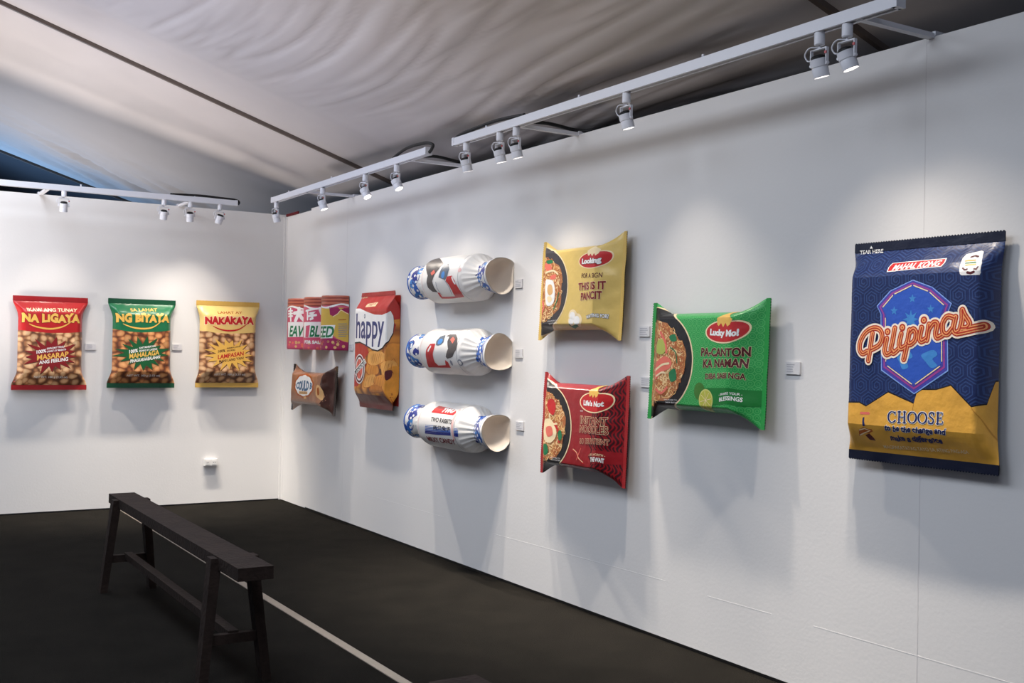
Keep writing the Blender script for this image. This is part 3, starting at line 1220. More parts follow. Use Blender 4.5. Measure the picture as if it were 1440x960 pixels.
# hexagonal spirals
R = 0.044
for q in range(-6, 7):
    for r in range(-8, 9):
        cx = R * 1.732 * (q + 0.5 * (r % 2)) + 0.01
        cy = R * 1.5 * r
        if abs(cx) > 0.36 or abs(cy) > 0.42 or cy < -0.24:
            continue
        pts = []
        for k in range(0, 20):
            a = PI / 6 + PI / 3 * k
            rr = R * (0.97 - 0.048 * k)
            if rr < 0.006:
                break
            pts.append((cx + rr * math.cos(a), cy + rr * math.sin(a)))
        b.stroke(pts, 0.0046, I_HEX, 0, px=False)
chip = [(1195, 566), (1208.7, 566.2), (1218, 571.5), (1249.3, 551.7), (1284.9, 567.6), (1289.2, 553.3), (1296.7, 548.4), (1316.5, 548.4),
        (1337.3, 542.4), (1366, 572.7), (1387.8, 569.2)]
cp = [b.uv(*q) for q in chip]
ep = [b.uv(1400, 537.0), b.uv(1409, 536.2)]
lb = b.vs[-1]
full = cp + ep + [(b.us[-1] + .02, ep[-1][1]), (b.us[-1] + .02, -lb - .02), (b.us[0] - .02, -lb - .02), (b.us[0] - .02, cp[0][1])]
b.poly([(p[0], p[1] + 0.005) for p in full], I_BLACK, 1, px=False)
b.poly(full, I_CHIP, 2, px=False)
I_CRACK = ink('chip_crack', (196, 136, 48))
b.stroke([(1366, 573), (1380, 590), (1396, 612), (1405, 622)], 0.003, I_CRACK, 3, curve=4)
b.stroke([(1284.9, 567.6), (1283, 580), (1276, 588)], 0.002, I_CRACK, 3)
# shield
sh = [(1284.3, 393.1), (1311.6, 403.2), (1338.8, 426.3), (1333.2, 441), (1333.8, 521.7), (1285.9, 554.3), (1239.4, 520.7), (1238.6, 441), (1233.2, 430),
      (1252.2, 408.5)]
sp = [b.uv(*q) for q in sh]
sc = (sum(p[0] for p in sp) / 10, sum(p[1] for p in sp) / 10)


def shrink(pts, d):
    return [(sc[0] + (p[0] - sc[0]) * (1 - d / 0.15), sc[1] + (p[1] - sc[1]) * (1 - d / 0.20)) for p in pts]


b.poly(sp, I_LBLUE, 3, px=False)
b.poly(shrink(sp, 0.004), I_INDIGO, 4, px=False)
b.poly(shrink(sp, 0.013), I_MAGENTA, 5, px=False)
b.poly(shrink(sp, 0.020), I_INDIGO, 6, px=False)
b.poly(shrink(sp, 0.028), I_BLUE, 7, px=False)
inn = shrink(sp, 0.025)
for k in range(10):
    p, q = inn[k], inn[(k + 1) % 10]
    if k in (2, 7):
        continue
    b.stroke([(p[0] + (q[0] - p[0]) * .07, p[1] + (q[1] - p[1]) * .07), (p[0] + (q[0] - p[0]) * .93, p[1] + (q[1] - p[1]) * .93)], 0.004, I_CREAM, 8, px=False)
for q in ((1283.9, 419.8), (1258.2, 437), (1309.6, 434.5)):
    c = b.uv(*q)
    b.poly(star_pts(c[0], c[1], 0.017, 0.007, 5), I_SKY, 8, px=False)
c = b.uv(1281.5, 449)
b.poly(star_pts(c[0], c[1], 0.036, 0.016, 8), I_SKY, 8, px=False)
b.poly([(1262, 500), (1270, 492), (1280, 494), (1284, 502), (1276, 507), (1278, 516), (1270, 519), (1266, 510)], I_SKY, 8, curve=3)
b.poly([(1296, 500), (1303, 495), (1314, 492), (1319, 499), (1312, 505), (1319, 514), (1310, 517), (1303, 509)], I_SKY, 8, curve=3)
# name in neon script
Zf = lambda pts: [(1180 + x / 5.054, 310 + y / 5.054) for x, y in pts]
SCRIPT = [
    [(205, 930), (172, 945), (152, 915), (158, 858), (195, 795), (250, 765), (296, 778), (312, 828), (290, 885), (232, 918)],
    [(243, 800), (228, 900), (213, 995)],
    [(345, 838), (330, 920), (345, 952), (385, 928)],
    [(402, 765), (385, 860), (374, 915), (392, 942), (425, 915)],
    [(447, 805), (432, 880), (446, 908), (486, 885)],
    [(506, 778), (486, 890), (465, 985)],
    [(500, 805), (532, 772), (552, 800), (542, 852), (508, 880), (486, 868)],
    [(592, 760), (578, 832), (592, 858), (632, 832)],
    [(645, 738), (628, 848)],
    [(640, 775), (675, 728), (702, 735), (692, 800), (702, 832), (738, 815)],
    [(822, 692), (775, 682), (742, 730), (744, 792), (775, 808), (812, 765)],
    [(834, 684), (820, 745), (816, 775), (832, 798), (862, 782)],
    [(862, 782), (880, 710), (880, 636)],
    [(882, 634), (898, 672), (932, 728), (914, 760), (872, 764)],
    [(914, 768), (975, 754), (1026, 742)],
    [(1026, 742), (1018, 764), (940, 782), (842, 803)],
]
DOTS = [(350, 790), (455, 760), (608, 708)]
M_GLOW = ink('neon_halo', (240, 226, 206))
I_NEON = ink('neon_red', (176, 48, 26))
I_PEACH = ink('neon_peach', (236, 160, 100))
for layer, w, m in ((9, 0.036, M_GLOW), (10, 0.0225, I_NEON), (11, 0.0130, I_PEACH), (12, 0.0050, I_NEON)):
    for st in SCRIPT:
        b.stroke(Zf(st), w, m, layer, curve=5)
    for d in DOTS:
        c = b.uv(*Zf([d])[0])
        b.ell(c, w * 0.62, w * 0.62, m, layer, px=False, n=20)
# top brand lozenge
loz = [(1247.0, 382.6), (1249.6, 376), (1255.4, 370.0), (1332.2, 362.9), (1329, 369.5), (1323.8, 374.8)]
lp = [b.uv(*q) for q in loz]
b.poly(lp, I_WHITE, 1, px=False)
lc = (sum(p[0] for p in lp) / 6, sum(p[1] for p in lp) / 6)
b.poly([(lc[0] + (p[0] - lc[0]) * 0.965, lc[1] + (p[1] - lc[1]) * 0.84) for p in lp], I_RED, 2, px=False)
b.text('MAHAL KONG', (1254.2, 380.2), (1321.5, 373.6), 7.2, I_WHITE, 3, bold=0.03, shear=0.3)
# white round-cornered sticker
b.poly([(1350, 385), (1350.5, 372), (1354, 363), (1359.5, 357.2), (1372, 354.4), (1381, 352.6), (1383.6, 353.8), (1381, 370), (1379.4, 383), (1377.6, 386.4), (1364, 386.8), (1352, 387)],
       I_WHITE, 1)
b.stroke([(1366, 361.6), (1372, 359.8), (1376, 361)], 0.006, I_MAROON, 2)
for k, (m, y) in enumerate(((I_YEL, 366.5), (I_GREEN, 369.6), (I_YEL, 372.4))):
    b.stroke([(1358, y + .6), (1372, y - .6)], 0.005, m, 2)
b.stroke([(1354, 377), (1356.5, 379.5), (1360, 378.5)], 0.006, I_MAROON, 2)
b.stroke([(1370, 378), (1373, 378.5), (1375, 375.5)], 0.006, I_MAROON, 2)
b.stroke([(1360.5, 383), (1365, 384), (1369.5, 382.2)], 0.009, I_MAROON, 2)


# serif capitals built from thick and thin strokes
def serif_word(P, word, bl, br, h, m, layer, edge):
    B, Rr, T = P.uv(*bl), P.uv(*br), P.uv(bl[0], bl[1] - h)
    hv = T[1] - B[1]
    glyph = {
        'C': (1.0, [('arc', .5, .5, .46, .48, 40, 320, .05, .15), ('line', .86, .98, .86, .72, .04)]),
        'H': (1.1, [('line', .22, 0, .22, 1, .14), ('line', .84, 0, .84, 1, .14), ('line', .22, .52, .84, .52, .05),
                    ('line', .06, .02, .40, .02, .05), ('line', .06, .98, .40, .98, .05), ('line', .68, .02, 1.0, .02, .05), ('line', .68, .98, 1.0, .98, .05)]),
        'O': (1.05, [('arc', .52, .5, .46, .48, 0, 360, .05, .15)]),
        'S': (.74, [('poly', [(.62, .76), (.56, .93), (.36, .98), (.16, .88), (.14, .70), (.34, .55), (.54, .42), (.60, .26), (.50, .07), (.28, .02), (.12, .10), (.08, .26)], .10),
                    ('line', .63, .98, .63, .74, .04), ('line', .07, .02, .07, .28, .04)]),
        'E': (.82, [('line', .22, 0, .22, 1, .14), ('line', .08, .02, .70, .02, .05), ('line', .08, .98, .68, .98, .05), ('line', .22, .52, .56, .52, .05),
                    ('line', .70, .02, .74, .22, .05), ('line', .68, .98, .68, .80, .05), ('line', .56, .42, .56, .62, .05)]),
    }
    tot = sum(glyph[c][0] for c in word) + 0.10 * (len(word) - 1)
    x = 0
    for c in word:
        w, parts = glyph[c]

        def mp(px_, py_):
            t = (x + px_) / tot
            return (B[0] + (Rr[0] - B[0]) * t, B[1] + (Rr[1] - B[1]) * t + hv * py_)
        for lay, mm, fat in ((layer, edge, 0.14), (layer + 1, m, 0.035)):
            for p in parts:
                if p[0] == 'line':
                    P.stroke([mp(p[1], p[2]), mp(p[3], p[4])], hv * (p[5] + fat), mm, lay, px=False)
                elif p[0] == 'poly':
                    P.stroke([mp(*q) for q in p[1]], hv * (p[2] + fat), mm, lay, px=False, curve=3)
                else:
                    _, cx, cy, rx, ry, a0, a1, tn, tk = p
                    n = 36
                    prev = None
                    for k in range(n + 1):
                        a = math.radians(a0 + (a1 - a0) * k / n)
                        q = mp(cx + rx * math.cos(a), cy + ry * math.sin(a))
                        wd = tn + (tk - tn) * abs(math.cos(a)) ** 1.3
                        if prev:
                            P.stroke([prev, q], hv * (wd + fat), mm, lay, px=False)
                        prev = q
        x += w + 0.10


serif_word(b, 'CHOOSE', (1249.0, 593.6), (1327.0, 596.4), 15.5, I_NAVY, 4, I_WHITE)


def handy(x, y):
    return x, y * 1.0 + 0.10 * math.sin(x * 31)


b.text('to be the change and', (1245.3, 604.6), (1331.6, 610.4), 7.6, I_NAVY, 4, bold=0.035, shear=0.25, edge=(I_WHITE, 0.045), warp=handy)
b.text('make a difference', (1253.2, 618.4), (1326.6, 622.2), 7.4, I_NAVY, 4, bold=0.04, shear=0.25, warp=handy)
b.text('MAGPAKATATAG TAYO SA ATING PAG-ASA', (1244.3, 629.6), (1363.5, 637.6), 4.6, I_CREAM, 4, bold=0.01)
# little map mark at the left edge
b.stroke([(1211, 580.6), (1222, 580.9)], 0.010, I_SALMON, 3)
b.poly([(1213.5, 587), (1216, 585.8), (1215.5, 592), (1217, 598), (1213.8, 599), (1213, 593)], I_NAVY, 4)
b.poly([(1208, 604), (1214, 600), (1221, 602.5), (1226, 603), (1228, 606), (1222, 609), (1214, 608), (1209, 613)], I_DORANGE, 3)
b.stroke([(1209, 604), (1216, 602), (1224, 605), (1216, 608), (1210, 611)], 0.0035, I_CREAM, 4)
b.poly([(1217, 611), (1223, 609), (1229, 615), (1232, 619), (1224, 618)], I_MAROON, 3)
st, sb_ = PB.seals[0][0], PB.seals[1][0]
b.text('TEAR HERE', (1209.6, 357.8), (1242.4, 355.4), 5.4, I_WHITE, 3, bold=0.02)
b.poly([(1223.6, 349.6), (1227.8, 349.3), (1225.6, 345.6)], I_WHITE, 3)
st.text('TEAR HERE', (1209.6, 357.8), (1242.4, 355.4), 5.4, I_WHITE, 3, bold=0.02)
st.poly([(1223.6, 349.6), (1227.8, 349.3), (1225.6, 345.6)], I_WHITE, 3)
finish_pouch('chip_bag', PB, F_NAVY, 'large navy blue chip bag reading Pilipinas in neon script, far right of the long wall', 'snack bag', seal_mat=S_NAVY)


# ------------------------------------------------------------------ noodle packs
NOODLE_INKS = [ink('noodle_a', (232, 186, 120)), ink('noodle_b', (206, 140, 78)), ink('noodle_c', (238, 204, 150)), ink('noodle_d', (184, 104, 58))]


def noodle_bowl(P, c, right, top, bowl_ink, seed, extra):
    C0, Rr, Tp = P.uv(*c), P.uv(*right), P.uv(*top)
    C0 = (P.us[0] + 0.112, C0[1])
    ru, rv = Rr[0] - C0[0], Tp[1] - C0[1]
    rv = max(rv, ru * 0.9)
    P.ell(C0, ru * 1.02, rv * 1.02, I_CREAM, 1, px=False, n=60)
    P.ell((C0[0] - .003, C0[1]), ru, rv, bowl_ink, 2, px=False, n=60)
    k = 0.80
    rnd = random.Random(seed)
    blob = []
    for t in range(40):
        a = 2 * PI * t / 40
        r = k * (1 + 0.05 * math.sin(5 * a + seed) + 0.03 * rnd.uniform(-1, 1))
        blob.append((C0[0] + ru * r * math.cos(a), C0[1] + rv * r * math.sin(a)))
    P.poly(blob, ink('noodle_bed', (176, 112, 70)), 3, px=False)
    for t in range(430):
        a = rnd.uniform(-PI, PI)
        r = k * 0.93 * math.sqrt(rnd.random())
        x, y = r * math.cos(a), r * math.sin(a)
        d = rnd.uniform(0, 2 * PI)
        pts = []
        bend = rnd.uniform(-1.3, 1.3)
        for s_ in range(5):
            pts.append((C0[0] + ru * x, C0[1] + rv * y))
            x += 0.085 * math.cos(d)
            y += 0.085 * math.sin(d)
            d += bend * 0.5
            if math.hypot(x, y) > k * 0.98:
                d += 1.6
        pts = [p for p in pts if math.hypot((p[0] - C0[0]) / ru, (p[1] - C0[1]) / rv) < k * 1.03]
        if len(pts) > 2:
            ki = t % 4
            P.stroke(pts, 0.0042, NOODLE_INKS[ki], 4 + ki, px=False, curve=3)
    for e in extra:
        kind = e[0]
        if kind == 'blob':
            pts = [(C0[0] + ru * x, C0[1] + rv * y) for x, y in e[1]]
            P.poly(pts, e[2], e[3], px=False, curve=4)
        else:
            P.stroke([(C0[0] + ru * x, C0[1] + rv * y) for x, y in e[1]], e[4], e[2], e[3], px=False, curve=4)
    return C0, ru, rv


def flame(P, c, w, h, m, layer):
    C0 = P.uv(*c)
    shape = [(-.45, 0), (-.5, .45), (-.15, .7), (.0, 1.0), (.25, 1.15), (.2, .75), (.5, .35), (.4, 0), (.22, -.15), (.1, .12), (-.05, -.2), (-.2, .1), (-.35, -.12)]
    P.poly([(C0[0] + x * w, C0[1] + y * h) for x, y in shape], m, layer, px=False)


def noodle_pack(x, z, L, Hh, D, film, seal, label, seed, tilt, flank=0.03):
    M = wall_matrix(x, z, 'R', tilt * 0.7, 0.009)
    return Pouch(L, Hh, Hh * 0.80, D, D * 0.40, 0.026, ramp=0.135, flank=flank, axis='h', M=M, crink=0.007, n_a=32, n_l=44, seed=seed, narrow=1.0, teeth=0.006, straight=0.75, ramp_lo=0.12)


F_GOLD = ink('film_gold', (214, 184, 104), 0.33, bump=0.2, bscale=11)
S_GOLD = ink('seal_gold', (200, 166, 84), 0.36)
N1 = noodle_pack(4.770, 1.738, 0.775, 0.560, 0.125, F_GOLD, S_GOLD, '', 5.0, 0.066)
b = N1.body
c_, ru, rv = noodle_bowl(b, (767.5, 407), (798.4, 405), (768, 351), ink('bowl_dark', (58, 54, 56)), 11,
                         [('blob', [(.12, .20), (.28, .24), (.44, .18), (.52, -.05), (.50, -.32), (.32, -.42), (.17, -.32)], I_WHITE, 9),
                          ('blob', [(.24, .10), (.38, .10), (.44, -.08), (.32, -.16), (.22, -.06)], I_TAN, 10),
                          ('blob', [(.22, -.2), (.36, -.18), (.42, -.28), (.3, -.34)], I_CREAM, 10),
                          ('blob', [(.02, .62), (.2, .66), (.34, .52), (.16, .46)], I_SALMON, 9),
                          ('blob', [(.3, .32), (.5, .36), (.52, .26), (.34, .24)], I_SALMON, 9),
                          ('line', [(.1, .42), (.4, .46), (.6, .36)], I_CREAM, 10, .010),
                          ('line', [(.5, -.5), (.62, -.3), (.68, -.1)], I_GREEN, 9, .008),
                          ('line', [(.02, -.6), (.1, -.45), (.05, -.3)], I_SALMON, 9, .014),
                          ('blob', [(.1, .72), (.3, .74), (.36, .66), (.16, .64)], I_GREEN, 9)])
b.text('ENLARGED TO', (771, 452.4), (784.5, 451), 1.6, I_WHITE, 11)
b.text('SHOW TEXTURE', (773, 455.8), (784, 454.6), 1.6, I_WHITE, 11)
b.ell((832.5, 365.3), 0.120, 0.045, I_CREAM, 1)
b.ell((832.5, 365.3), 0.112, 0.040, I_RED, 2)
flame(b, (834, 357.5), 0.10, 0.050, I_CREAM, 3)
b.text('Looking', (818.6, 370.8), (846.2, 367.6), 7.0, I_WHITE, 5, bold=0.06, edge=(I_MAROON, 0.05))
b.text('FOR A SIGN', (817.9, 390.8), (846.8, 389.6), 6.6, I_MAROON, 2, bold=0.01)
b.text('THIS IS IT', (813.4, 408), (852.4, 406.3), 10.4, I_DRED, 3, bold=0.035, edge=(I_CREAM, 0.03))
b.text('PANCIT', (816.9, 422.2), (846.6, 420.4), 10.6, I_DRED, 3, bold=0.035, edge=(I_CREAM, 0.03))
for cx, cy, rr in ((805.5, 443, .030), (811.5, 449.5, .034), (804, 451, .026)):
    b.ell((cx, cy), rr * 1.3, rr, I_CREAM, 2)
    b.ell((cx - .5, cy + .5), rr * .85, rr * .66, I_WHITE, 3)
b.stroke([(801, 456), (806, 460), (812, 457)], 0.010, I_GREEN, 2)
b.text('WAITING FOR?', (824.6, 448.4), (856, 447.4), 5.0, I_WHITE, 3, bold=0.04, edge=(I_BLACK, 0.06))
finish_pouch('noodle_pack', N1, F_GOLD, 'golden yellow instant noodle pack reading THIS IS IT PANCIT, upper of two', 'noodle pack', 'noodle packs on the long wall', S_GOLD)

F_RED2 = ink('film_noodle_red', (140, 22, 28), 0.33, bump=0.2, bscale=11)
N2 = noodle_pack(4.815, 0.997, 0.785, 0.568, 0.125, F_RED2, S_RED, '', 6.0, 0.05)
b = N2.body
c_, ru, rv = noodle_bowl(b, (770, 600), (803, 603), (770, 540), I_BLACK, 12,
                         [('blob', [(.12, .62), (.3, .66), (.42, .5), (.36, .3), (.2, .34), (.1, .46)], I_RED, 9),
                          ('blob', [(.0, .1), (.2, .2), (.4, .08), (.5, -.15), (.3, -.35), (.05, -.3)], I_CREAM, 9),
                          ('blob', [(.1, -.02), (.3, .02), (.36, -.16), (.16, -.22)], I_SALMON, 10),
                          ('line', [(.4, .1), (.55, -.05), (.6, -.3)], I_RED, 9, .016),
                          ('line', [(.2, .3), (.3, .1), (.5, .1)], I_CREAM, 10, .010),
                          ('blob', [(.55, -.1), (.66, -.04), (.7, -.2), (.6, -.28)], I_GREEN, 10),
                          ('blob', [(.0, -.45), (.14, -.4), (.2, -.58), (.05, -.66)], I_GREEN, 9)])
b.text('ENLARGED TO', (774.5, 643.6), (788.5, 645.2), 1.6, I_WHITE, 11)
b.text('SHOW TEXTURE', (776, 646.6), (788.5, 648.2), 1.6, I_WHITE, 11)
I_WAVE = ink('dark_wave', (58, 14, 20))
for k in range(11):
    x0_ = 0.186 + 0.0175 * k
    for j in range(9):
        z0_ = -0.250 + 0.062 * j + (0.031 if k % 2 else 0)
        lf, rt = [], []
        for q in range(13):
            tt = q / 12
            z_ = z0_ + 0.058 * tt
            xc_ = x0_ + 0.011 * math.sin(2 * PI * z_ / 0.062)
            hw_ = 0.0062 * max(0.0, math.sin(PI * tt)) ** 0.6
            lf.append((xc_ - hw_, z_))
            rt.append((xc_ + hw_, z_))
        b.poly(rt[:-1] + lf[::-1][:-1], I_WAVE, 0, px=False)
b.poly([(832, 633.5), (884, 637), (884, 653), (832, 653)], F_RED2, 1)
b.ell((834.8, 566), 0.122, 0.054, I_CREAM, 1)
b.ell((834.8, 566), 0.114, 0.048, I_RED, 2)
flame(b, (835, 556.5), 0.085, 0.055, I_YEL, 3)
b.text("Life's Not", (820.9, 569.2), (849.4, 570.8), 7.0, I_WHITE, 4, bold=0.05)
b.text('AND', (816, 578.5), (820, 578.7), 2.2, I_WHITE, 3)
b.text('INSTANT', (816.3, 594.4), (853.4, 598), 10.4, I_DRED, 3, bold=0.02, edge=(I_CREAM, 0.035))
b.text('NOODLES', (815.3, 607.4), (855.4, 611), 10.4, I_DRED, 3, bold=0.02, edge=(I_CREAM, 0.035))
b.text('SO BE PATIENT', (815.3, 623.2), (857, 626.2), 7.2, I_DRED, 3, bold=0.02, edge=(I_CREAM, 0.035))
b.text("- IT'S WORTH -", (828, 641), (851, 642.6), 3.2, I_CREAM, 3, bold=0.01)
b.text('THE WAIT', (830.2, 648.8), (849.8, 651.2), 6.0, I_WHITE, 3, bold=0.04, edge=(I_BLACK, 0.03))
b.stroke([(806, 632), (811, 637), (814, 645), (820, 651)], 0.010, I_RED, 2, curve=4)
b.stroke([(806, 631), (811, 636), (814, 644), (820, 650)], 0.003, I_CREAM, 3, curve=4)
b.stroke([(817, 630), (814, 638), (811, 646)], 0.004, I_SALMON, 3, curve=4)
finish_pouch('noodle_pack', N2, F_RED2, 'dark red instant noodle pack reading INSTANT NOODLES, lower of two', 'noodle pack', 'noodle packs on the long wall', S_RED)


# green film with interlocking rings
def ring_film():
    m = mat('print_film_green_rings', (38, 148, 70), 0.33, 0.4)
    nt = m.node_tree
    bs = nt.nodes['Principled BSDF']
    tc = nt.nodes.new('ShaderNodeTexCoord')
    mp = nt.nodes.new('ShaderNodeMapping')
    mp.inputs['Scale'].default_value = (34, 0, 34)
    nt.links.new(tc.outputs['Object'], mp.inputs['Vector'])
    vo = nt.nodes.new('ShaderNodeTexVoronoi')
    vo.inputs['Scale'].default_value = 1.0
    vo.inputs['Randomness'].default_value = 0.0
    nt.links.new(mp.outputs['Vector'], vo.inputs['Vector'])
    r = nt.nodes.new('ShaderNodeValToRGB')
    e = r.color_ramp.elements
    base, linec = rgb(40, 150, 72), rgb(82, 172, 96)
    e[0].position, e[0].color = 0.0, base
    e[1].position, e[1].color = 1.0, base
    for p, c in ((0.16, base), (0.19, linec), (0.25, linec), (0.28, base), (0.42, base), (0.45, linec), (0.53, linec), (0.56, base)):
        x = e.new(p)
        x.color = c
    nt.links.new(vo.outputs['Distance'], r.inputs['Fac'])
    nt.links.new(r.outputs['Color'], bs.inputs['Base Color'])
    nz = nt.nodes.new('ShaderNodeTexNoise')
    nz.inputs['Scale'].default_value = 11
    nt.links.new(tc.outputs['Object'], nz.inputs['Vector'])
    bp = nt.nodes.new('ShaderNodeBump')
    bp.inputs['Strength'].default_value = 0.2
    bp.inputs['Distance'].default_value = 0.02
    nt.links.new(nz.outputs['Fac'], bp.inputs['Height'])
    nt.links.new(bp.outputs['Normal'], bs.inputs['Normal'])
    return m


F_RING = ring_film()
S_GRN2 = ink('seal_bright_green', (34, 138, 62), 0.36)
N3 = noodle_pack(5.777, 1.3605, 0.795, 0.568, 0.125, F_RING, S_GRN2, '', 7.0, 0.06)
b = N3.body
c_, ru, rv = noodle_bowl(b, (927, 509), (974, 506), (927, 444), I_BLACK, 13,
                         [('blob', [(.02, .42), (.2, .46), (.3, .3), (.2, .16), (.02, .2)], ink('lime', (170, 178, 84)), 9),
                          ('blob', [(.0, -.05), (.25, .12), (.45, .02), (.4, -.12), (.2, -.2), (.02, -.35)], I_SALMON, 9),
                          ('line', [(.02, -.16), (.2, -.05), (.38, -.02)], I_CREAM, 10, .010),
                          ('line', [(.05, -.28), (.2, -.2), (.3, -.22)], I_CREAM, 10, .008),
                          ('blob', [(.4, -.2), (.55, -.12), (.6, -.32), (.45, -.38)], I_GREEN, 9),
                          ('blob', [(.35, .52), (.5, .56), (.56, .44), (.42, .42)], I_GREEN, 9),
                          ('line', [(.1, .6), (.25, .4), (.3, .2)], I_SALMON, 10, .014),
                          ('line', [(.4, .3), (.55, .2), (.6, .0)], I_GREEN, 10, .006),
                          ('line', [(.05, -.55), (.2, -.62), (.35, -.5)], I_SALMON, 10, .012)])
b.text('ENLARGED TO', (935, 562.4), (953, 563.4), 1.7, I_WHITE, 11)
b.text('SHOW TEXTURE', (937, 566.2), (953, 567), 1.7, I_WHITE, 11)
b.ell((1018.3, 466.3), 0.121, 0.052, I_CREAM, 1)
b.ell((1018.3, 466.3), 0.113, 0.046, I_RED, 2)
flame(b, (1018.5, 456), 0.095, 0.062, I_YEL, 3)
b.text('Lucky Mo!', (998.7, 470.6), (1039.2, 471.2), 8.4, I_WHITE, 4, bold=0.06)
b.text('AND', (1030, 451.4), (1036, 451.6), 2.2, I_BLACK, 3)
b.text('PA-CANTON', (986, 499.9), (1056, 500.6), 11.6, I_MAROON, 2, bold=0.04, edge=(I_CREAM, 0.025))
b.text('KA NAMAN', (988.8, 516.2), (1052, 516.8), 11.8, I_MAROON, 2, bold=0.04, edge=(I_CREAM, 0.025))
b.text('DIBA SABI NGA', (992, 532.6), (1048.8, 533.8), 7.8, I_MAROON, 2, bold=0.03, edge=(I_CREAM, 0.03))
b.poly([(992.5, 545.5), (1036, 547.4), (1075, 549), (1075, 571.5), (1036, 571), (992.5, 570.6)], ink('banner_green', (24, 118, 48)), 2)
b.text('- SHARE YOUR -', (1011, 556.4), (1044, 556.6), 3.4, I_WHITE, 3, bold=0.02)
b.text('BLESSINGS', (1011.6, 564.4), (1044.2, 565.2), 5.8, I_WHITE, 3, bold=0.03)
b.ell((983.8, 550), 0.036, 0.040, ink('lime_skin', (66, 120, 44)), 3)
b.ell((992.8, 562.6), 0.046, 0.050, ink('lime_pale', (206, 206, 120)), 4)
b.ell((992.8, 562.6), 0.040, 0.044, ink('lime_flesh', (186, 184, 70)), 5)
c = b.uv(992.8, 562.6)
for k in range(4):
    a = PI * k / 4 + .2
    b.stroke([(c[0] - .036 * math.cos(a), c[1] - .040 * math.sin(a)), (c[0] + .036 * math.cos(a), c[1] + .040 * math.sin(a))], .0025, I_CREAM, 6, px=False)
finish_pouch('noodle_pack', N3, F_RING, 'bright green instant noodle pack reading PA-CANTON KA NAMAN, alone in the middle', 'noodle pack', 'noodle packs on the long wall', S_GRN2)

# ------------------------------------------------------------------ brown chocolate bar pack
F_CHOC = mat('print_film_caramel', (158, 108, 78), 0.30, 0.5, bump=0.22, bscale=13, vary=0.28, vscale=7)
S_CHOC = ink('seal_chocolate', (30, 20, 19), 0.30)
M = wall_matrix(0.965, 1.045, 'R', 0.05, 0.01)
PC = Pouch(0.99, 0.400, 0.275, 0.155, 0.07, 0.04, ramp=0.17, straight=0.6, flank=0.03, axis='h', M=M, crink=0.010, n_a=24, n_l=40, seed=8.0, narrow=1.1, teeth=0.008)
b = PC.body
I_CHOC = mat('print_chocolate', (70, 38, 28), 0.28, 0.5, bump=0.3, bscale=12, vary=0.35, vscale=9)
hb, lb = b.vs[-1], b.us[-1]
q = b.uv(452, 545)
b.poly([(q[0] - .05, -hb - .01), (q[0] + .03, -hb * .3), (q[0] - .02, hb * .3), (q[0] + .02, hb + .01), (lb + .02, hb + .01), (lb + .02, -hb - .01)], I_CHOC, 0, px=False)
b.poly([(-lb - .01, -hb * 0.62), (q[0], -hb * 0.72), (q[0], -hb - .01), (-lb - .01, -hb - .01)], ink('caramel_stripe', (150, 116, 96)), 1, px=False)
c = b.uv(427.3, 542.0)
for lay, m, k in ((1, I_DORANGE, 1.16), (2, I_WHITE, 1.0)):
    pts = []
    for t in range(72):
        a = 2 * PI * t / 72
        r = k * (1 + 0.07 * abs(math.sin(a * 5)))
        pts.append((c[0] + 0.185 * r * math.cos(a), c[1] + 0.082 * r * math.sin(a)))
    b.poly(pts, m, lay, px=False)


def arch(x, y):
    k = 0.62 + 0.75 * math.sin(PI * min(1, max(0, x)))
    return x, (y - 0.5) * k + 0.5


b.text('COULD B', (416.5, 546.5), (438.6, 547.5), 10.0, ink('steel_blue', (62, 100, 132)), 3, bold=0.05, edge=(I_NAVY, -0.02), warp=arch)
b.poly([(420.5, 549.6), (432.5, 550.4), (432.5, 554.4), (420.5, 553.8)], I_TAN, 3)
b.text('YOURS', (421.5, 553.2), (431.5, 553.8), 2.6, I_BROWN, 4)
b.poly([(446, 541), (450, 543.5), (454.5, 550), (454, 562), (449, 561), (444.5, 556), (444, 549)], I_TAN, 2, curve=3)
b.poly([(446, 546), (448.5, 545), (449, 554), (446.5, 555)], I_DORANGE, 3, curve=3)
b.poly([(427, 557.5), (430, 557), (431, 560), (428, 561)], I_TAN, 2)
finish_pouch('chocolate_pack', PC, F_CHOC, 'brown chocolate snack pack reading COULD B, below the pink cans', 'snack pack', seal_mat=S_CHOC)

# ------------------------------------------------------------------ three pink cans
F_CANPINK = mat('print_can_pink', (198, 78, 106), 0.38, 0.45, vary=0.05, vscale=4, bump=0.02)
I_RUST = ink('can_rust', (184, 100, 76), 0.35)
I_RUST2 = ink('can_rust_dark', (142, 66, 54), 0.35)
I_YGOLD = ink('can_gold', (204, 168, 72), 0.38)
I_MAG2 = ink('can_magenta', (150, 32, 82), 0.38)


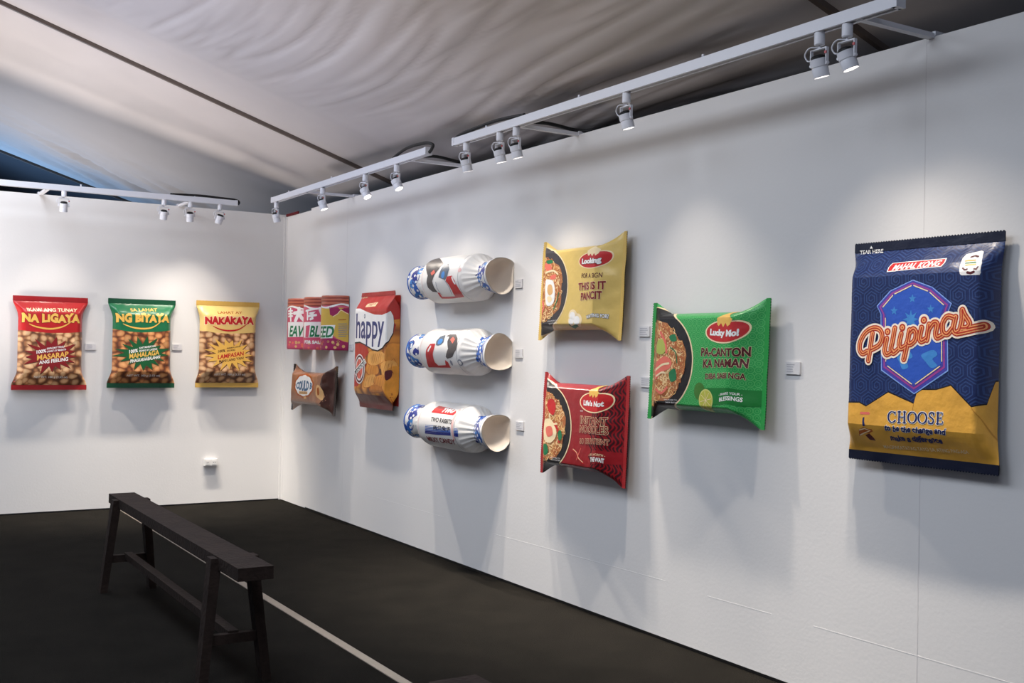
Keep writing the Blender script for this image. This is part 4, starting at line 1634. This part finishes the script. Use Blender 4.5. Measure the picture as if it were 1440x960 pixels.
def can(xc, kind, label):
    r, z0, z1 = 0.160, 1.375, 1.812
    hz = (z1 - z0) / 2
    M = wall_matrix(xc, (z0 + z1) / 2, 'R', 0, 0.004)

    def fn(u, v):
        a = u / r - PI / 2       # u from 0 (facing along -x) to pi r
        k = 1.0
        d = hz - abs(v)
        if d < 0.012:
            k = 1 - 0.5 * (1 - d / 0.012) ** 2 * 0.05
        if v > hz * 0.64 and d > 0.012:
            k -= 0.012 * (0.5 + 0.5 * math.cos((v - hz * 0.64) / 0.030 * 2 * PI))
        # u measured left to right as one faces the wall
        return (r * k * math.sin(a), -r * k * math.cos(a) - 0.002, v)
    P = Panel(lattice(0, PI * r, 40), lattice(-hz, hz, 56), fn, M)
    W = PI * r
    Z = lambda f: -hz + 2 * hz * f
    tz = Z(0.815)
    for k in range(6):
        za = tz + (hz - tz) * (k / 6)
        P.poly([(0 - .01, za), (W + .01, za), (W + .01, za + (hz - tz) / 6 * 1.001), (-.01, za + (hz - tz) / 6 * 1.001)], I_RUST if k % 2 else I_RUST2, 0, px=False)
    # white snow cap under the band
    up = [(W * k / 24, tz - 0.004 + 0.014 * math.sin(k * 0.42 + kind * 1.7)) for k in range(-1, 26)]
    P.poly([(x, z + 0.008) for x, z in up] + [(x, z - 0.007 - 0.003 * math.sin(x * 40)) for x, z in up[::-1]], I_WHITE, 1, px=False)
    dots = random.Random(40 + kind)
    for k in range(16):
        P.ell((W * dots.uniform(0.02, 0.98), Z(dots.uniform(0.03, 0.19))), 0.012, 0.010, I_TAN if k % 3 else I_SALMON, 1, px=False, n=14)
    return P, W, Z, hz


def can_done(P, label, hz):
    o = thing('drink_can', label, 'can', (0, 0, 0), group='row of three pink cans')
    place(o, P.M)
    r = 0.160
    P.build('can_body', o, F_CANPINK)
    bm = bmesh.new()
    for z, rr in ((hz - 0.003, r * 0.985), (-hz + 0.003, r * 0.985)):
        vs = [bm.verts.new((rr * math.cos(PI + PI * k / 32), rr * math.sin(PI + PI * k / 32) - 0.002, z)) for k in range(33)]
        f = bm.faces.new(vs)
    from_bm('lid', bm, mat('can_metal', (170, 150, 146), 0.35, 0.5, metal=0.6, vary=0.05), o)


P, W, Z, hz = can(0.560, 1, '')
P.poly([(405, 453), (441, 452.5), (441, 473.5), (405, 474)], I_WHITE, 1)
P.text('EAV', (407.0, 472.4), (428.5, 472.6), 14.4, I_GREEN, 2, bold=0.03, shear=0.25)
P.stroke([(414, 440.2), (427.5, 438.4)], 0.030, I_WHITE, 2)
P.stroke([(420.6, 433.5), (420.0, 440), (415.6, 450.6)], 0.030, I_WHITE, 3, curve=4)
P.stroke([(420.4, 439.4), (423.6, 446), (428, 450.4)], 0.030, I_WHITE, 3, curve=4)
for y in (437.2, 441.0, 444.6):
    P.stroke([(405.8, y + .3), (411.2, y - .4)], 0.016, I_WHITE, 2)
P.stroke([(408.8, 434), (409.2, 451)], 0.018, I_WHITE, 3)
can_done(P, 'pink can of the row of three, farthest left towards the corner', hz)
P, W, Z, hz = can(0.950, 2, '')
P.poly([(427.5, 453), (467, 452.5), (467, 474.3), (427.5, 474.5)], I_WHITE, 1)
P.poly([(430.5, 458), (436, 457), (434, 474), (429.5, 474)], F_CANPINK, 2)
P.text('BL', (435.2, 473.0), (449.5, 473.0), 15, I_GREEN, 2, bold=0.03, shear=0.25)
P.stroke([(430.5, 437), (436, 435.6), (442, 434.6)], 0.016, I_WHITE, 2)
P.stroke([(432.6, 437), (432.6, 449)], 0.018, I_WHITE, 2)
P.stroke([(436, 440.5), (441.6, 439), (438, 442.4)], 0.018, I_WHITE, 2)
P.stroke([(434.6, 444.4), (444.4, 442.8)], 0.020, I_WHITE, 2)
P.stroke([(438.8, 442), (439.4, 447.4), (436.6, 448.8)], 0.020, I_WHITE, 2)
P.poly([(448.4, 432), (454, 431), (454, 446), (450.4, 442), (448.2, 436)], I_WHITE, 2)
P.text('FOR SALE', (428.5, 482.6), (454, 483.4), 4.2, I_WHITE, 2, bold=0.05)
can_done(P, 'pink can of the row of three, middle one with letters BL', hz)
P, W, Z, hz = can(1.340, 3, '')
P.poly([(440, 433), (495, 433), (495, 482), (484, 480), (474, 476), (464, 468), (455, 468), (440, 468)], I_YGOLD, 0)
P.poly([(463, 431.5), (475, 432), (479, 435.5), (474.5, 441), (468.5, 444.5), (464.2, 442.6)], I_MAG2, 1)
P.poly([(478, 435), (484, 433), (495, 433), (495, 442), (486, 439.6)], I_MAG2, 1)
P.stroke([(468.5, 445), (474.5, 441.4), (479.5, 435.6), (485, 438.8), (491, 442)], 0.006, I_CREAM, 2)
P.poly([(440, 475), (466, 473.8), (474, 477), (484, 480.6), (495, 483), (495, 495), (440, 495)], I_MAG2, 1)
P.poly([(446, 457.6), (471.6, 456.8), (467.6, 475.2), (446, 475.6)], I_WHITE, 2)
P.text('EED', (449.4, 474.0), (469.6, 473.8), 15.0, I_GREEN, 3, bold=0.03, shear=0.25)
for k, w in enumerate((.8, 0, .9, 1.0, .95, 1.0, .9, 1.0, .8)):
    if w:
        y = 449.5 + k * 2.9
        P.stroke([(476.2, y + .2), (476.2 + 12.5 * w, y - .1)], 0.006, I_DORANGE if k == 0 else I_GREY, 2)
for q in ((468, 481), (459, 488), (471, 488.5), (483, 487), (475, 484)):
    P.ell(q, 0.013, 0.012, I_TAN, 3, n=16)
can_done(P, 'nearest can of the row of three, with yellow side panel and small print', hz)

# ------------------------------------------------------------------ tall snack box
F_BOXRED = ink('film_box_red', (178, 48, 42), 0.33, bump=0.18, bscale=12)
S_BOXRED = ink('seal_box_red', (160, 40, 38), 0.36)
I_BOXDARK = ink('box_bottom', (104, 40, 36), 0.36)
M = wall_matrix(2.155, 1.383, 'R', 0.0, 0.002)
HB, LBX, DB, WB, WS = 0.868, 0.868 / 2 - 0.03, 0.112, 0.560, 0.600


def box_fn(u, v):
    # u runs round the section: left side, front, right side
    d = LBX - abs(v)
    r = smooth01(d / 0.115) ** 0.85
    half = WB / 2
    rc = 0.012
    if u < -half:
        s_, n_ = -half, DB + (u + half)
    elif u > half:
        s_, n_ = half, DB - (u - half)
    else:
        s_, n_ = u, DB + 0.006 * (1 - (u / half) ** 2)
    ed = abs(abs(u) - half)
    if ed < rc:
        k = (1 - ed / rc) ** 2 * 0.0035
        n_ -= k
        s_ -= math.copysign(k, s_)
    n_ = max(n_, 0.003)
    m = 0.052
    n_ = m + (n_ - m) * r + 0.004 * crinkle(u, v, 14, 5) * (4 * r * (1 - r) + .1) * (1 if abs(u) < half else 0)
    s_ = s_ * (r + (1 - r) * WS / WB) if abs(u) <= half else math.copysign(half * (r + (1 - r) * WS / WB), s_) - math.copysign((1 - r) * 0.03 * (abs(u) - half) / DB, s_)
    return (s_, -max(n_, 0.003), v)


usb = lattice(-WB / 2 - DB, WB / 2 + DB, 34, [sg * (WB / 2 + k) for sg in (1, -1) for k in (-.012, -.006, 0, .006, .012)])
vsb = lattice(-LBX, LBX, 40, [sg * (LBX - k) for sg in (1, -1) for k in (.01, .03, .05, .07, .09, .115)])
PX = Panel(usb, vsb, box_fn, M)
b = PX
U0, U1 = usb[0] - .01, usb[-1] + .01
# picture of corn chips over the lower part
ch = [b.uv(*q) for q in ((517, 485.5), (519, 496), (513, 503), (516, 512), (512, 522))]
b.poly([b.uv(516, 489), b.uv(525, 491), b.uv(540, 480), b.uv(553, 470), b.uv(557, 457), (WB / 2 + .05, b.uv(557, 450)[1]), (U1, b.uv(557, 448)[1]), (U1, -LBX - .01), (U0, -LBX - .01),
        (U0, b.uv(502, 545)[1])] + [b.uv(503, 543), b.uv(512, 528)] + ch[::-1], C_CHIP, 0, px=False)
zc = lambda pts: [(496 + x / 9.6, 485 + y / 9.6) for x, y in pts]
I_CH = [mat('print_chip_%s' % k, c, 0.42, 0.4, bump=0.12, bscale=25, vary=0.2, vscale=11) for k, c in
        (('deep', (190, 116, 46)), ('mid', (212, 138, 56)), ('light', (226, 162, 82)), ('gold', (222, 146, 48)))]
I_CH2 = ink('chip_ridge', (178, 104, 42))
CHIPS = [([(220, 100), (330, 78), (420, 110), (432, 190), (380, 242), (290, 275), (208, 240)], 2, 5),
         ([(200, 280), (330, 282), (345, 380), (240, 405), (188, 352)], 1, 4),
         ([(470, 0), (600, -20), (655, 20), (655, 300), (590, 285), (565, 185), (500, 212), (436, 180)], 1, 0),
         ([(395, 245), (540, 208), (602, 290), (500, 335), (430, 420), (378, 350)], 2, 3),
         ([(190, 425), (300, 402), (305, 505), (230, 560), (150, 560)], 2, 4),
         ([(300, 440), (420, 402), (432, 520), (350, 572), (298, 520)], 1, 4),
         ([(250, 545), (340, 540), (410, 610), (330, 640), (235, 620)], 0, 3),
         ([(470, 335), (560, 282), (655, 330), (655, 560), (600, 790), (540, 765), (415, 620), (400, 545), (525, 440), (545, 365)], 3, 0)]
for k, (c, ci, nr) in enumerate(CHIPS):
    c = zc(c)
    b.poly([(x - .5, y + .9) for x, y in c], I_DORANGE, 1 + k * .3, curve=4)
    b.poly(c, I_CH[ci], 1.15 + k * .3, curve=4)
    cx, cy = sum(p[0] for p in c) / len(c), sum(p[1] for p in c) / len(c)
    for j in range(nr):
        f = (j + .5) / nr - .5
        b.stroke([(cx + f * 15 - 1, cy + 6), (cx + f * 14, cy), (cx + f * 13 + 1.5, cy - 6)], 0.004, I_CH2, 3.6, curve=3)
b.poly(zc([(440, 352), (530, 342), (522, 428), (455, 478), (432, 430)]), I_MAROON, 3.7, curve=3)
b.poly(zc([(362, 330), (384, 322), (392, 392), (370, 398)]), I_BROWN, 3.7, curve=3)
# white swoosh panel and name
blob = [(499, 433.8), (507.5, 433.9), (516.8, 438.5), (527.3, 442.2), (537.7, 442.7), (544, 440.1), (549.1, 437), (552.8, 443.8), (553.8, 454), (552.3, 467.7), (546, 479.2), (537.7, 488.5),
        (531.4, 492.2), (524.1, 490.6), (514.8, 484.4), (506.4, 480.2), (499, 479.7)]
bp_ = [b.uv(*q) for q in blob]
bp_[0] = (U0, bp_[1][1] + .004)
bp_[-1] = (U0, bp_[-2][1] - .01)
b.poly([(p[0] + .004, p[1] - .010) for p in bp_], I_BLACK, 4, px=False)
b.poly(bp_, I_WHITE, 5, px=False)
b.text('happy', (501.0, 474.6), (540.2, 475.6), 35.0, ink('happy_navy', (52, 60, 112)), 6, bold=0.015)
b.ell((513.4, 444.4), .012, .017, I_NAVY, 6)
b.ell((513.4, 444.4), .006, .009, I_WHITE, 7)
b.poly([(513.5, 432), (517.5, 427), (532, 424.8), (528, 430.6)], I_CREAM, 1)
b.text('NEW', (518.5, 430.4), (528, 428.6), 3.2, I_RED, 2)
b.stroke([(512.5, 413.5), (512.9, 416.5)], 0.016, I_CREAM, 2)
b.text('TEAR HERE', (509, 420), (517, 419), 1.8, I_CREAM, 2)
# round seal at lower left
c = b.uv(505.8, 518.5)
for lay, m, ru_, rv_ in ((5, I_WHITE, .100, .112), (6, I_MAROON, .090, .103), (7, I_WHITE, .074, .088), (8, I_SALMON, .062, .074)):
    b.ell(c, ru_, rv_, m, lay, px=False)
for a in (0.3, 1.1, 2.0, 4.0, 5.2):
    b.stroke([(c[0] + .02 * math.cos(a), c[1] + .02 * math.sin(a)), (c[0] + .07 * math.cos(a), c[1] + .085 * math.sin(a))], .008, I_MAROON, 9, px=False)
b.poly([(499, 521), (513, 504), (516, 510), (501, 527)], I_WHITE, 10)
b.poly([(499.5, 522), (513, 506), (515, 510), (501, 526)], I_BLACK, 11)
b.text('LICIOUS', (501.8, 524.4), (514.6, 509.6), 3.6, I_WHITE, 12, bold=0.05)
q0 = b.uv(505, 556)
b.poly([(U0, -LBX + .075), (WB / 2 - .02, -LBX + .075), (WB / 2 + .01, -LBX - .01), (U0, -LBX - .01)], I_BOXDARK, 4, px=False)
o = thing('snack_box', 'tall red and orange snack box reading happy, between the pink cans and wrapped candies', 'snack box', (0, 0, 0))
place(o, M)
ev = [V((x * WB / 2, -0.002, z * LBX)) for x in (-1, 1) for z in (-1, 1)]
b.build('carton', o, F_BOXRED, (ev, [(0, 1, 3, 2)], [V((0, 1, 0))] * 4))
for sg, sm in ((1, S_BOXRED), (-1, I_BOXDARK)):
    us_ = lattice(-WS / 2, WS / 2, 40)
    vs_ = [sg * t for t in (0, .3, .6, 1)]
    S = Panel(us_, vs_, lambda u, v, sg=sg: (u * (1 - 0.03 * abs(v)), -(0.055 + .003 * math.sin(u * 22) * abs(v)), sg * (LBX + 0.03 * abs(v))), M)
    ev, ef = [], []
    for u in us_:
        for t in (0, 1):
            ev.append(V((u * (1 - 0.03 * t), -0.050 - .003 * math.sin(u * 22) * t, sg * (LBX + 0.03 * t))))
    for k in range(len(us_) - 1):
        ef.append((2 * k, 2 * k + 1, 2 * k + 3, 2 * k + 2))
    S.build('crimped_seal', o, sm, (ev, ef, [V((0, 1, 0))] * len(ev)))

# ------------------------------------------------------------------ three wrapped candies
F_WAX = mat('print_wax_paper', (226, 222, 216), 0.45, 0.4, bump=0.10, bscale=14, vary=0.02, vscale=6)
F_INNER = mat('wax_paper_inside', (218, 208, 196), 0.6, 0.3, bump=0.06, bscale=14, vary=0.03, vscale=6)
AX = 0.088                      # distance of the roll's axis from the wall
PROF = [(-0.570, .114), (-0.52, .110), (-0.46, .102), (-0.43, .094), (-0.400, .088), (-0.38, .092), (-0.35, .122), (-0.315, .143), (-0.30, .1475), (-0.285, .148), (-0.10, .149),
        (0.0, .149), (0.10, .149), (0.205, .148), (0.222, .1465), (0.235, .142), (0.26, .124), (0.30, .094), (0.33, .083), (0.345, .085), (0.39, .098), (0.43, .106), (0.478, .111)]


def prof_r(x):
    for (xa, ra), (xb, rb) in zip(PROF, PROF[1:]):
        if xa <= x <= xb:
            t = (x - xa) / (xb - xa)
            return ra + (rb - ra) * t
    return PROF[-1][1]


def candy(xc, zc, label, paint):
    M = wall_matrix(xc, zc, 'R', 0.0, 0.0)
    R0 = 0.147

    def fn(u, v):
        # v = arc length on the body: 0 faces the room, positive towards the top
        th = v / R0
        r = prof_r(u)
        pl = smooth01((u - 0.222) / 0.03) * (1 - smooth01((u - 0.34) / 0.06))
        pl2 = (1 - smooth01((u + 0.42) / 0.05)) * 0 + smooth01((-0.30 - u) / 0.03) * (1 - smooth01((-0.40 - u) / 0.05))
        ang = th * 11 + 1.1 * noise.noise(V((th * 2.2, 3, zc * 5)))
        r += (0.0075 * pl + 0.005 * pl2) * (abs(math.sin(ang)) - 0.5) * 1.3
        r += 0.0025 * noise.noise(V((u * 9, th * 2.3, zc * 9)))
        if u > 0.36:
            r += 0.006 * math.sin(th * 3 + zc * 7) * (u - 0.36) / 0.14
        y = -AX - r * math.cos(th)
        return (u, min(y, -0.002), r * math.sin(th))
    us = lattice(-0.57, 0.478, 64, [0.205, 0.222, 0.235, 0.345, 0.33, -0.38, -0.40, -0.30, -0.315])
    vmax = R0 * PI * 0.97
    vs = lattice(-vmax, vmax, 76)
    P = Panel(us, vs, fn, M)
    paint(P)
    o = thing('wrapped_candy', label, 'candy', (0, 0, 0), group='wrapped candies one above the other')
    place(o, M)
    P.build('wrapper', o, F_WAX)
    # open flared ends: shallow paper funnel inside
    for sg, ue in ((1, 0.4775), (-1, -0.5695)):
        verts, faces = [], []
        NS = 48
        rings = ((0.0, .1085), (.03, .103), (.07, .090), (.11, .066), (.135, .036))
        for d, r in rings:
            for k in range(NS):
                th = 2 * PI * k / NS
                rr = r + (0.006 * math.sin((th if th < PI else th - 2 * PI) * 3 + zc * 7) * (1 - d / .135) if sg > 0 else 0)
                verts.append(V((ue - sg * d, min(-AX - rr * math.cos(th), -0.004), rr * math.sin(th))))
        for i in range(len(rings) - 1):
            for k in range(NS):
                faces.append((i * NS + k, i * NS + (k + 1) % NS, (i + 1) * NS + (k + 1) % NS, (i + 1) * NS + k))
        tip = len(verts)
        verts.append(V((ue - sg * 0.145, -AX, 0)))
        for k in range(NS):
            faces.append(((len(rings) - 1) * NS + k, (len(rings) - 1) * NS + (k + 1) % NS, tip))
        link_mesh('twist_end_lining', verts, faces, [F_INNER], None, o)
    return o


def ZZ(x0, y0, s):
    return lambda pts: [(x0 + x / s, y0 + y / s) for x, y in pts]


I_TAUPE = ink('taupe', (78, 72, 70))
I_CBLUE = ink('cobalt', (40, 92, 176))
I_CNAVY = ink('cobalt_dark', (36, 46, 128))
I_PINKY = ink('pale_pink', (226, 182, 176))


def blue_ends(P, za, zb, seed):
    """blue flower print near both twisted ends"""
    rnd = random.Random(seed)
    R0 = 0.147
    for lo, hi in ((-0.565, -0.41), (0.335, 0.43)):
        for k in range(15):
            u = rnd.uniform(lo, hi)
            v = R0 * (-2.2 + 4.4 * (k + rnd.random()) / 15)
            m = (I_CBLUE, I_CNAVY, I_SKY)[rnd.randrange(3)]
            n_ = rnd.randrange(4, 7)
            P.poly([(u + rnd.uniform(.018, .048) * math.cos(2 * PI * t / n_), v + rnd.uniform(.022, .062) * math.sin(2 * PI * t / n_)) for t in range(n_)], m, 1, px=False, curve=2)
            a = rnd.uniform(0, 6)
            P.stroke([(u, v), (u + .03 * math.cos(a), v + .05 * math.sin(a)), (u + .05 * math.cos(a + .8), v + .07 * math.sin(a + .8))], 0.006, I_CNAVY, 2, px=False, curve=3)
            P.ell((u + .008, v - .012), .010, .013, I_WHITE, 3, px=False, n=12)
    for u, w in ((-0.562, .014), (0.345, .010), (0.45, .006)):
        P.stroke([(u, R0 * (-2.6 + .2 * k)) for k in range(27)], w, I_CBLUE, 1, px=False)
    # thin seam line round the shoulder
    P.stroke([(0.200, R0 * (-2.6 + .2 * k)) for k in range(27)], .0035, I_GREY, 1, px=False)
    P.stroke([(-0.285, R0 * (-2.6 + .2 * k)) for k in range(27)], .004, I_PINKY, 1, px=False)


def paint1(P):
    z = ZZ(560, 340, 6)
    blue_ends(P, 0, 0, 1)
    P.poly(z([(240, 340), (250, 285), (295, 228), (385, 182), (345, 228), (308, 275), (288, 330), (305, 385), (335, 425), (292, 420), (252, 385)]), I_TAUPE, 2)
    P.poly(z([(275, 262), (305, 235), (312, 262), (285, 285)]), I_SALMON, 3)
    P.poly(z([(340, 300), (350, 262), (372, 215), (400, 188), (430, 182), (432, 230), (415, 290), (396, 322)]), ink('slate', (88, 98, 110)), 2)
    P.ell(z([(378, 278)])[0], .022, .022, I_SKY, 3)
    P.poly(z([(402, 330), (412, 292), (455, 284), (478, 330), (505, 382), (535, 425), (558, 462), (485, 462), (455, 410), (428, 362)]), I_RED, 2)
    P.poly(z([(332, 424), (352, 430), (372, 462), (480, 458), (560, 464), (480, 474), (370, 478)]), I_RED, 2)
    P.stroke(z([(318, 340), (330, 390), (372, 448)]), .006, I_GREY, 2, curve=4)
    P.stroke(z([(395, 325), (430, 380), (455, 440)]), .006, I_GREY, 2, curve=4)
    P.stroke(z([(455, 300), (470, 340), (480, 350)]), .014, I_WHITE, 3)
    P.ell(z([(518, 238)])[0], .018, .014, I_PINKY, 2)


def paint2(P):
    z = ZZ(575, 460, 9.6)
    blue_ends(P, 0, 0, 2)
    P.poly(z([(505, 120), (560, 96), (640, 96), (660, 150), (655, 230), (640, 300), (590, 400), (520, 425), (500, 400), (530, 290), (522, 190), (548, 130)]), I_TAUPE, 2)
    P.poly(z([(560, 170), (600, 130), (625, 165), (590, 222)]), I_SALMON, 3)
    P.poly(z([(365, 240), (372, 190), (425, 128), (485, 106), (500, 112), (470, 200), (440, 232), (395, 250)]), ink('slate', (88, 98, 110)), 2)
    P.ell(z([(425, 192)])[0], .030, .020, I_SKY, 3)
    P.poly(z([(236, 300), (290, 225), (360, 220), (345, 280), (325, 360), (350, 470), (400, 515), (500, 510), (490, 440), (530, 470), (570, 545), (270, 540), (240, 440)]), I_RED, 2)
    P.stroke(z([(262, 318), (295, 262)]), .016, I_WHITE, 3)
    P.ell(z([(575, 480)])[0], .014, .018, I_GREY, 2)
    P.ell(z([(690, 478)])[0], .020, .022, I_GREY, 2)
    P.ell(z([(690, 478)])[0], .013, .014, F_WAX, 3)


def paint3(P):
    z = ZZ(575, 560, 9.6)
    blue_ends(P, 0, 0, 3)
    P.poly(z([(305, 190), (345, 140), (410, 102), (640, 150), (640, 195), (600, 228)]), I_RED, 2)
    P.text('TWO', (621, 579.2), (638, 580.4), 6, I_WHITE, 3, bold=0.05, shear=0.3)
    P.text('TWO RABBITS', (605.5, 592.0), (634.8, 596.2), 6.2, I_BLACK, 2, bold=0.02)
    for k in range(6):
        y = 0.036 * 0 + 358 + k * 21
        P.stroke(z([(222, y), (330, y + 12), (560, y + 38 - k * 2)]), .003 + .0014 * k, I_CBLUE if k < 4 else I_CNAVY, 2)
        P.stroke(z([(615, y + 48 - k * 2), (658, y + 54 - k * 2)]), .003 + .0014 * k, I_CBLUE if k < 4 else I_CNAVY, 2)
    P.poly(z([(330, 352), (562, 376), (562, 400), (330, 382)]), F_WAX, 3)
    P.text('\u4e24\u53ea\u5154\u5b50', (609.5, 603.2), (633.4, 605.8), 4.8, I_BLACK, 4, bold=0.02)
    P.stroke(z([(680, 168), (640, 215), (600, 290), (585, 380), (590, 470), (612, 545)]), .024, I_PINKY, 3, curve=4)
    P.text('MILKY CANDY', (603.5, 619.4), (642, 624.4), 6.0, I_DRED, 2, bold=0.03)


candy(3.510, 1.850, 'white wrapped candy with red band and black shape, topmost of three', paint1)
candy(3.510, 1.386, 'white wrapped candy with red and black rabbit shape, middle of three', paint2)
candy(3.500, 0.908, 'white wrapped candy with blue stripes reading TWO RABBITS, lowest of three', paint3)
